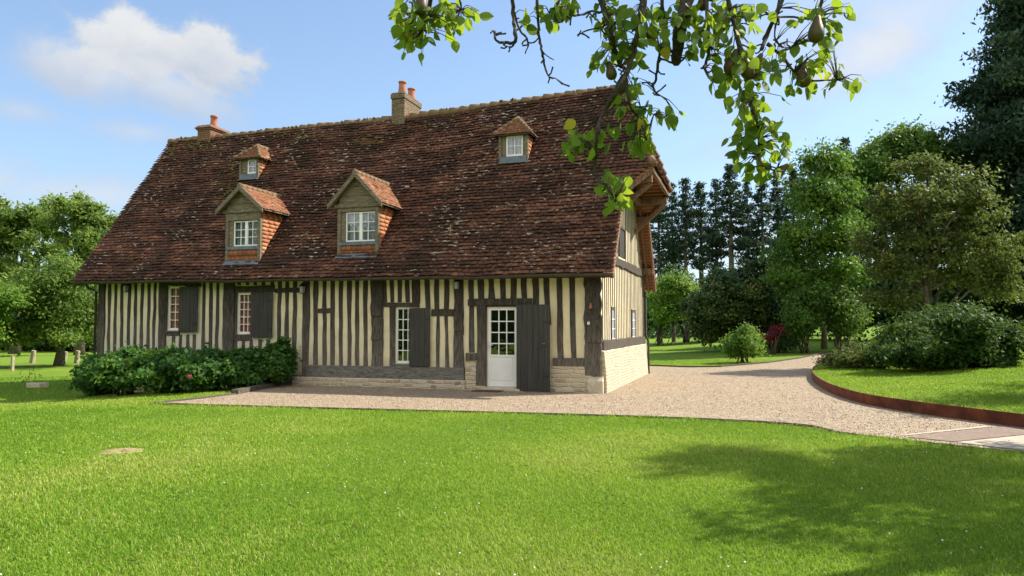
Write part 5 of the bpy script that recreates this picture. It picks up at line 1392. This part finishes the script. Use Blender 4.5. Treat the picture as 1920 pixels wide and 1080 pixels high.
# ------------------------------------------------------------------ pear tree: trunk and crown right of the view, branches hanging into it
def make_pear():
    g = random.Random(21); gn = np.random.default_rng(21)
    T = Vector((4.6, 8.3, 0))
    t = thing('pear_tree', T, 'pear tree with leafy fruiting branches hanging over the top of the view', 'tree')
    mb = MB()
    fork = T + Vector((-.1, -.05, 1.9))
    mb.tube([T + Vector((0, 0, -.1)), T + Vector((-.05, .04, .9)), fork], [.24, .18, .16], 12)
    for tip in ((6.4, 9.8, 5.2), (5.8, 10.6, 5.4), (5.0, 9.6, 4.6), (6.3, 8.6, 4.6), (6.7, 13.4, 7.4)):
        tv = Vector(tip); mb.tube([fork, fork.lerp(tv, .5) + Vector((0, 0, .3)), tv], [.12, .07, .02], 8)
    tops = [at(px, py, Z) for px, py, Z in ((1290, -330, 3.3),)]
    limb = [fork, Vector((3.5, 7.4, 2.95)), Vector((2.3, 6.0, 3.65)), Vector(at(1560, -330, 3.7)), Vector(at(1290, -260, 3.35)), Vector(at(1020, -230, 3.3)), Vector(at(790, -200, 3.3))]
    limb = [Vector(p) for p in resample([np.array(p) for p in limb], 5)]
    n = len(limb); mb.tube(limb, [.12 * (1 - i / n) + .02 for i in range(n)], 10)
    mb.build('trunk', M['bark_pear'], t, smooth=True)
    # crown over the lawn
    foliage('crown', lobes([(5.7, 10.2, 4.3, 1.9, 1.7, 1.2), (5.4, 8.9, 4.0, 1.0, 1.0, .7), (6.7, 9.4, 4.4, 1.6, 1.6, 1.0), (6.6, 11.6, 4.4, 1.8, 1.5, 1.1), (8.0, 10.6, 4.3, 1.3, 1.5, 1.0), (6.8, 13.3, 4.4, 1.6, 1.4, 1.0), (5.6, 12.2, 4.3, 1.1, 1.1, .8), (6.6, 13.2, 6.3, 1.2, 1.2, 1.0), (6.5, 14.2, 7.6, 1.1, 1.1, .8), (7.6, 13.0, 7.4, 1.1, 1.1, .8)], np.random.default_rng(8), 6), 1500, 34, .26, .085, M['leaf_pear'], 401, t, hang=.9)
    # twigs measured on the photo, at about 3.3 m
    tw = MB(); chains = []
    def q(pts, Z, w0, w1, jig=1.2):
        out = []; m = len(pts)
        for i in range(m):
            out.append(np.array(pts[i], float))
        out = resample(out, 4); W_ = []
        for i, p in enumerate(out):
            s = i / (len(out) - 1); zz = Z + .10 * math.sin(i * .7 + pts[0][0]) * s
            a = (g.uniform(-jig, jig), g.uniform(-jig, jig)) if 0 < i < len(out) - 1 else (0, 0)
            W_.append(at(p[0] + a[0], p[1] + a[1], zz))
        rad = [((w0 * (1 - i / (len(W_) - 1)) + w1 * i / (len(W_) - 1)) * Z / F / 2) * g.uniform(.85, 1.25) for i in range(len(W_))]
        tw.tube(W_, rad, 7); chains.append((W_, Z))
        return W_
    # join each branch top to the limb
    def up(px, Z): return [(px + g.uniform(-10, 10), -250), (px, -110)]
    B = [([(1292, -260), (1296, -100), (1290, -10), (1275, 60), (1268, 116)], 3.35, 34, 17), ([(1120, -240), (1118, -90), (1125, -10), (1142, 45), (1150, 90), (1165, 125)], 3.3, 16, 9),
         ([(1215, -240), (1222, -100), (1208, -10), (1199, 45), (1188, 95), (1170, 150), (1145, 190), (1124, 228), (1119, 270), (1118, 330), (1140, 352), (1158, 385)], 3.2, 15, 3),
         ([(1172, 145), (1181, 195), (1197, 222), (1213, 262)], 3.22, 7, 3), ([(1180, 195), (1210, 205), (1240, 222)], 3.25, 4, 2),
         ([(1250, -240), (1248, -80), (1241, 10), (1249, 60), (1236, 108), (1230, 150), (1226, 168), (1250, 188)], 3.4, 9, 2.2), ([(1236, 108), (1262, 118), (1285, 108), (1297, 84)], 3.4, 4, 3),
         ([(1330, -240), (1320, -70), (1325, 20), (1329, 92), (1322, 128), (1334, 152)], 3.3, 10, 4), ([(1315, 128), (1322, 128)], 3.3, 4, 2),
         ([(1500, -290), (1490, -110), (1465, 0), (1448, 42), (1428, 92)], 3.45, 13, 7), ([(1438, 82), (1467, 106), (1490, 134), (1515, 150), (1560, 150), (1592, 146)], 3.45, 7, 2),
         ([(1365, -260), (1360, -80), (1366, 0), (1381, 63), (1396, 138), (1405, 189), (1421, 236), (1423, 283), (1431, 312), (1462, 320)], 3.25, 11, 2.5),
         ([(1560, -300), (1552, -100), (1540, 0), (1530, 32), (1500, 33), (1450, 30), (1425, 16)], 3.5, 9, 3), ([(1459, 30), (1452, 70), (1470, 88), (1485, 88)], 3.45, 4, 2),
         ([(1120, -150), (1132, 10), (1110, 20), (1078, 30), (1060, 22)], 3.3, 6, 3), ([(1142, 45), (1125, 52), (1100, 58), (1083, 66)], 3.3, 4, 2.2), ([(1125, 42), (1112, 32)], 3.3, 2.5, 1.5),
         ([(962, -230), (958, -80), (961, 0), (963, 43), (966, 77), (946, 79), (930, 76), (928, 58), (920, 62)], 3.3, 9, 3.2), ([(966, 77), (958, 88), (944, 84)], 3.3, 4.5, 2.5),
         ([(962, 20), (975, 55), (990, 78), (985, 100)], 3.32, 5, 2.2), ([(1012, -220), (1006, -60), (1008, 24), (1011, 72), (1017, 98), (1022, 125), (1030, 145), (1042, 146), (1054, 158)], 3.28, 7, 2), ([(1030, 145), (1028, 156)], 3.28, 3, 2),
         ([(1011, 72), (1000, 80), (990, 78)], 3.3, 3, 2.5), ([(1017, 98), (1026, 104), (1038, 112)], 3.3, 3, 1.6), ([(1060, -220), (1064, -60), (1050, 0), (1030, 25)], 3.3, 7, 3),
         ([(778, -210), (776, -60), (776, 10), (779, 45), (800, 60)], 3.3, 8, 2.5), ([(800, -210), (812, -60), (806, 10), (804, 38)], 3.32, 13, 7), ([(860, -210), (856, -60), (862, 0), (870, 30)], 3.3, 6, 2)]
    for (pts, Z, w0, w1) in B: q(pts, Z, w0, w1)
    # spurs along all the twigs
    for (Wc, Z) in list(chains):
        for i in range(2, len(Wc)):
            if pix(Wc[i])[1] < -30 or g.random() < (.78 if pix(Wc[i])[0] < 1070 else .5): continue
            a = Vector(Wc[i]); d = Vector((g.uniform(-1, 1), g.uniform(-.6, .6), g.uniform(-1, .6))).normalized() * g.uniform(.02, .06)
            m = a + d * .5 + Vector((g.uniform(-.01, .01), 0, g.uniform(-.01, .01))); tw.tube([a, m, a + d], [.0045, .0035, .0042], 5)
    # leaf clusters
    CL = [(748, 10, 14, 12, 2), (762, 55, 22, 40, 14), (795, 30, 34, 26, 16), (782, 75, 24, 26, 9), (850, 22, 34, 26, 16), (825, 8, 30, 16, 8), (838, 62, 14, 30, 3), (899, 28, 3, 3, 1), (1030, 22, 34, 24, 14), (1062, 8, 26, 16, 8), (985, 40, 12, 20, 3),
          (1140, 20, 34, 26, 12), (1152, 65, 28, 42, 16), (1120, 110, 14, 30, 7), (1182, 112, 28, 44, 16), (1208, 40, 44, 40, 22), (1298, 35, 48, 36, 24), (1352, 55, 40, 44, 20), (1400, 30, 38, 34, 14), (1378, 112, 46, 36, 20), (1440, 120, 34, 30, 12), (1320, 75, 24, 18, 7),
          (1500, 40, 24, 30, 7), (1552, 42, 28, 46, 12), (1580, 12, 18, 10, 4), (1520, 118, 34, 26, 14), (1540, 75, 18, 20, 5), (1578, 148, 26, 26, 9), (1500, 160, 24, 18, 6), (1398, 185, 36, 26, 14), (1372, 150, 26, 14, 5), (1420, 230, 38, 30, 16), (1444, 262, 34, 30, 14), (1392, 275, 24, 34, 12), (1428, 305, 34, 20, 12),
          (1098, 262, 36, 24, 13), (1072, 275, 14, 16, 4), (1128, 250, 14, 22, 5), (1148, 335, 24, 18, 9), (1156, 372, 16, 20, 10), (1205, 222, 28, 24, 12), (1248, 212, 22, 16, 6), (1200, 262, 20, 26, 13), (1160, 195, 16, 14, 5), (1150, 238, 6, 6, 1), (1185, 165, 18, 26, 7), (1250, 60, 24, 40, 6), (1290, 95, 14, 16, 3)]
    P = []; D = []; S_ = []; tone = []
    chp = np.array([w for (Wc, Z) in chains for w in Wc])
    for (px, py, rx, ry, n) in CL:
        for _ in range(int(n * 1.9 + .5) if n > 1 else 1):
            x = px + gn.normal(0, rx * .55); y = py + gn.normal(0, ry * .55)
            c0 = at(x, y, 3.3); j = np.argmin(((chp - c0) ** 2).sum(1)); base_ = chp[j]; dd = np.linalg.norm(base_ - c0)
            Zn = float((base_ - EYEP) @ FWD) + gn.normal(0, .07); c = at(x, y, Zn)
            P.append(c); v = c - base_; L = np.linalg.norm(v)
            d = v / (L + 1e-6) * .5 + gn.normal(0, .38, 3) + np.array([0, 0, -.75]); D.append(d / np.linalg.norm(d)); S_.append(gn.uniform(.042, .070)); tone.append(gn.uniform(0, .9) if gn.random() > .03 else 1.0)
            if L > .03: 
                mid = (np.array(base_) + c) / 2 + np.array([0, 0, .012]); tw.tube([base_, mid, c], [.0026, .0018, .0012], 4)
    tw.build('branch', M['bark_pear'], t, smooth=True)
    # real leaf outline: ovate, folded along the midrib, curled tip
    prof = [(0, .0), (.12, .22), (.35, .36), (.6, .32), (.82, .17), (1.0, .0)]
    V = []; Fs = []; cols = []
    for c, d, s, tn in zip(P, D, S_, tone):
        n = gn.normal(0, 1, 3); n[2] *= .5; n -= d * (n @ d); n /= np.linalg.norm(n); b = np.cross(n, d); curl = gn.uniform(-.05, .45); fold = gn.uniform(.05, .5); wv = gn.uniform(.85, 1.15)
        b0 = len(V); mid = []; lf = []; rt = []
        for (u, w) in prof:
            m = c + d * s * u + n * (-curl * s * u * u)
            V.append(m); mid.append(len(V) - 1)
            if 0 < u < 1:
                V.append(m + b * s * w * wv + n * s * w * fold); lf.append(len(V) - 1); V.append(m - b * s * w * wv + n * s * w * fold); rt.append(len(V) - 1)
        Fs.append([mid[0], lf[0], mid[1]]); Fs.append([mid[0], mid[1], rt[0]])
        for i in range(3): Fs.append([mid[i + 1], lf[i], lf[i + 1]]); Fs.append([mid[i + 1], lf[i + 1], mid[i + 2]]); Fs.append([mid[i + 1], rt[i + 1], rt[i]]); Fs.append([mid[i + 1], mid[i + 2], rt[i + 1]])
        Fs.append([mid[4], lf[3], mid[5]]); Fs.append([mid[4], mid[5], rt[3]])
        cols += [[tn, tn, tn, 1]] * (len(V) - b0)
    me = np_mesh('leafage', np.array(V), np.array(Fs), np.array(cols), smooth=True); link('leafage', me, M['leaf_pear'], t)
    # pears
    for (px, py, s, tilt) in ((790, 6, .062, .1), (1051, 24, .052, .2), (1318, 2, .05, .1), (1374, 116, .066, .3), (1400, 126, .062, -.2), (1420, 116, .05, .5), (1508, 140, .066, .1), (1531, 54, .07, .1), (1165, 158, .055, .2), (1466, 318, .045, .9), (1145, 132, .05, -.2), (1222, 58, .05, .1)):
        Z = 3.28 + g.uniform(-.06, .12); c = Vector(at(px, py, Z)); mb = MB(); k = s / .070
        prof2 = [(.002, .062), (.012, .058), (.017, .045), (.022, .028), (.031, .006), (.037, -.016), (.037, -.034), (.029, -.051), (.014, -.060), (.004, -.058)]
        ax = Vector((math.sin(tilt), .1, math.cos(tilt))).normalized()
        mb.tube([c + ax * z_ * k for r_, z_ in prof2], [r_ * k * .92 for r_, z_ in prof2], 16); mb.tube([c + ax * .06 * k, c + ax * .085 * k + Vector((.006, 0, .004)), c + ax * .105 * k], [.0022, .002, .0026], 5)
        mb.build('pear', M['pear_skin'], t, smooth=True)
make_pear()

# ------------------------------------------------------------------ grass blades and clover flowers
def make_grass():
    g = np.random.default_rng(77); n = 1000000
    r = 3.6 * (34 / 3.6) ** (g.random(n) ** .85); a = YAW + np.radians(g.uniform(-46, 46, n))
    x = -np.sin(a) * r; y = np.cos(a) * r
    ing = inpoly(x, y, GRAVEL); inm = inpoly(x, y, MOUND_POLY); dfc = cdist(x, y)
    house_ = (x > XL - .2) & (x < XR + .25) & (y > YF - .2) & (y < YB + .2)
    pp = onZ(230, 846); dp = np.hypot(x - pp[0], (y - pp[1]) * 1.0)
    pav = (~inm) & (x > 2) & inpoly(x, y, [tuple(onZ(*q)[:2]) for q in ((1792, 835), (1935, 852), (2200, 887), (2400, 850), (2200, 803))])
    k = ~ing & ~house_ & ~pav & ~(inm & (dfc < .02)) & ~((dp < .30) & (g.random(n) > .12))
    k &= ~((x < -8) & (y > 16.2) & (y < 26) & (x > XL)); x, y, r, inm = x[k], y[k], r[k], inm[k]; n = len(x)
    z = np.where(inm, np.maximum(mound_z(x, y), gz(x, y)), gz(x, y))
    big = nzB(x * .45, y * .45) + .5 * nzC(x * 1.4, y * 1.4) + .35 * nzA(x * 5, y * 5)
    hgt = (.020 + .014 * np.clip(big + .5, 0, 1.4)) * g.uniform(.6, 1.45, n) * (1 + .015 * r) 
    FE = np.array(FRONT_EDGE); a_, b_ = FE[:-1], FE[1:]; ab = b_ - a_; near = np.full(n, 9.0)
    for q0, q1 in zip(a_, ab):
        tt = np.clip(((x - q0[0]) * q1[0] + (y - q0[1]) * q1[1]) / (q1 @ q1), 0, 1); near = np.minimum(near, np.hypot(x - q0[0] - tt * q1[0], y - q0[1] - tt * q1[1]))
    hgt = hgt * np.where(near < .16, 1.0 + 1.5 * np.clip(nzC(x * 3, y * 3) + .3, 0, 1), 1.0) * np.where((nzA(x * .9 + 7, y * .9) > .33) , 1.35, 1.0)
    wid = .0017 * (r / 3.6) ** .72 * g.uniform(.7, 1.4, n) + .0006
    th = g.uniform(0, 2 * np.pi, n); lean = g.uniform(.1, 1.0, n) ** .8
    d = np.stack([np.cos(th), np.sin(th), np.zeros(n)], 1); ph = th + g.normal(np.pi / 2, .5, n); s = np.stack([np.cos(ph), np.sin(ph), np.zeros(n)], 1) * wid[:, None]
    b = np.stack([x, y, z - .004], 1); up = np.zeros((n, 3)); up[:, 2] = hgt
    m = b + up * .62 + d * (hgt * lean * .35)[:, None]; tp = b + up * (1.0 - .25 * lean[:, None]) + d * (hgt * lean * 1.1)[:, None]
    V = np.stack([b - s, b + s, m + s * .8, m - s * .8, tp], 1).reshape(-1, 3)
    o = (np.arange(n) * 5)[:, None]; T3 = np.concatenate([o + [0, 1, 2], o + [0, 2, 3], o + [3, 2, 4]], 0)
    tone = np.clip(.50 + .50 * big + .55 * nzA(x * .16 + 9, y * .22) + .35 * nzC(x * .6 + 2, y * .8) + g.normal(0, .17, n), 0, .92); dry = g.random(n) < .035 * (1 + 4 * np.clip(big - .2, 0, 1)); tone[dry] = 1.0
    c = np.stack([tone, tone, tone, np.ones(n)], 1)
    me = np_mesh('grass', V, T3, np.repeat(c, 5, axis=0)); tag(link('grass', me, M['grass_blade']), kind='stuff', label='short mown grass blades of the lawn')
    # clover heads
    mb = MB(); R2 = random.Random(9)
    for _ in range(520):
        rr = 4.5 + 12 * R2.random() ** 1.3; aa = YAW + math.radians(R2.uniform(-38, 38)); px_, py_ = -math.sin(aa) * rr, math.cos(aa) * rr
        if inpoly(np.array([px_]), np.array([py_]), GRAVEL)[0] or float(nzC(np.array([px_ * .6]), np.array([py_ * .6]))[0]) < .02: continue
        zz = gz1(px_, py_); h = R2.uniform(.03, .05); w = R2.uniform(.004, .009)
        mb.lathe((px_, py_, zz + h), [(w * .5, -w * .7), (w, 0), (w * .7, w * .6), (.001, w * .8)], 6)
    tag(mb.build('clover_flowers', M['petal_white'], smooth=True), kind='stuff', label='tiny white clover and daisy heads in the lawn')
    m = 26000; px_ = g.uniform(-14, 6, m); py_ = g.uniform(9.5, 26, m); near2 = g.random(m) < 2.2 * (12 / np.hypot(px_, py_)) ** 2.2
    kk = inpoly(px_, py_, GRAVEL) & near2 & ~inpoly(px_, py_, MOUND_POLY); px_, py_ = px_[kk], py_[kk]; m = len(px_)
    i_ = g.integers(0, len(FRONT_EDGE) - 12, 700); f_ = np.array(FRONT_EDGE)[i_] + g.normal(0, .10, (700, 2)); px_ = np.concatenate([px_, f_[:, 0]]); py_ = np.concatenate([py_, f_[:, 1]]); m = len(px_)
    sz = g.uniform(.006, .014, m)[:, None]; c0 = np.stack([px_, py_, gz(px_, py_) + .026], 1); oc = []
    for dx, dy, dz in ((1, 0, 0), (0, 1, 0), (-1, 0, 0), (0, -1, 0), (0, 0, .7), (0, 0, -.7)): oc.append(c0 + sz * np.array([dx, dy, dz]) * g.uniform(.6, 1.2, (m, 1)))
    V = np.stack(oc, 1).reshape(-1, 3); o6 = (np.arange(m) * 6)[:, None]; T3 = np.concatenate([o6 + [0, 1, 4], o6 + [1, 2, 4], o6 + [2, 3, 4], o6 + [3, 0, 4], o6 + [1, 0, 5], o6 + [2, 1, 5], o6 + [3, 2, 5], o6 + [0, 3, 5]], 0)
    tag(link('pebbles', np_mesh('pebbles', V, T3), M['gravel']), kind='stuff', label='loose stones lying on the gravel drive and along its edge')
    lf = MB()
    for _ in range(110):
        rr = 4.6 + 11 * R2.random() ** 1.2; aa = YAW + math.radians(R2.uniform(-36, 36)); x_, y_ = -math.sin(aa) * rr, math.cos(aa) * rr
        zz = gz1(x_, y_) + .035; a = R2.uniform(0, 6.28); w = R2.uniform(.014, .032); dx, dy = math.cos(a) * w, math.sin(a) * w
        lf.add([(x_ - dx, y_ - dy, zz), (x_ + dy * .5, y_ - dx * .5, zz + .008), (x_ + dx, y_ + dy, zz + .004), (x_ - dy * .5, y_ + dx * .5, zz + .012)], [(0, 1, 2, 3)])
    tag(lf.build('fallen_leaves', M['rust_brown']), kind='stuff', label='scattered small brown fallen leaves on the lawn')
    p = onZ(230, 846); mb = MB(); V = [(p[0], p[1], .03)]; n_ = 22
    for ring, (rr, h) in enumerate(((.13, .022), (.27, .002))):
        for k in range(n_): a = 2 * math.pi * k / n_; q = rr * R2.uniform(.8, 1.15); V.append((p[0] + math.cos(a) * q, p[1] + math.sin(a) * q * .9, h + float(gz(p[0], p[1]))))
    fs = [[0, 1 + k, 1 + (k + 1) % n_] for k in range(n_)] + [[1 + k, 1 + n_ + k, 1 + n_ + (k + 1) % n_, 1 + (k + 1) % n_] for k in range(n_)]
    mb.add(V, fs); tag(mb.build('bare_soil_patch', M['dry_soil'], smooth=True), kind='structure', label='dry straw coloured bare patch in the front lawn')
make_grass()
for o in bpy.data.objects:
    if '_local' in o.keys(): del o['_local']
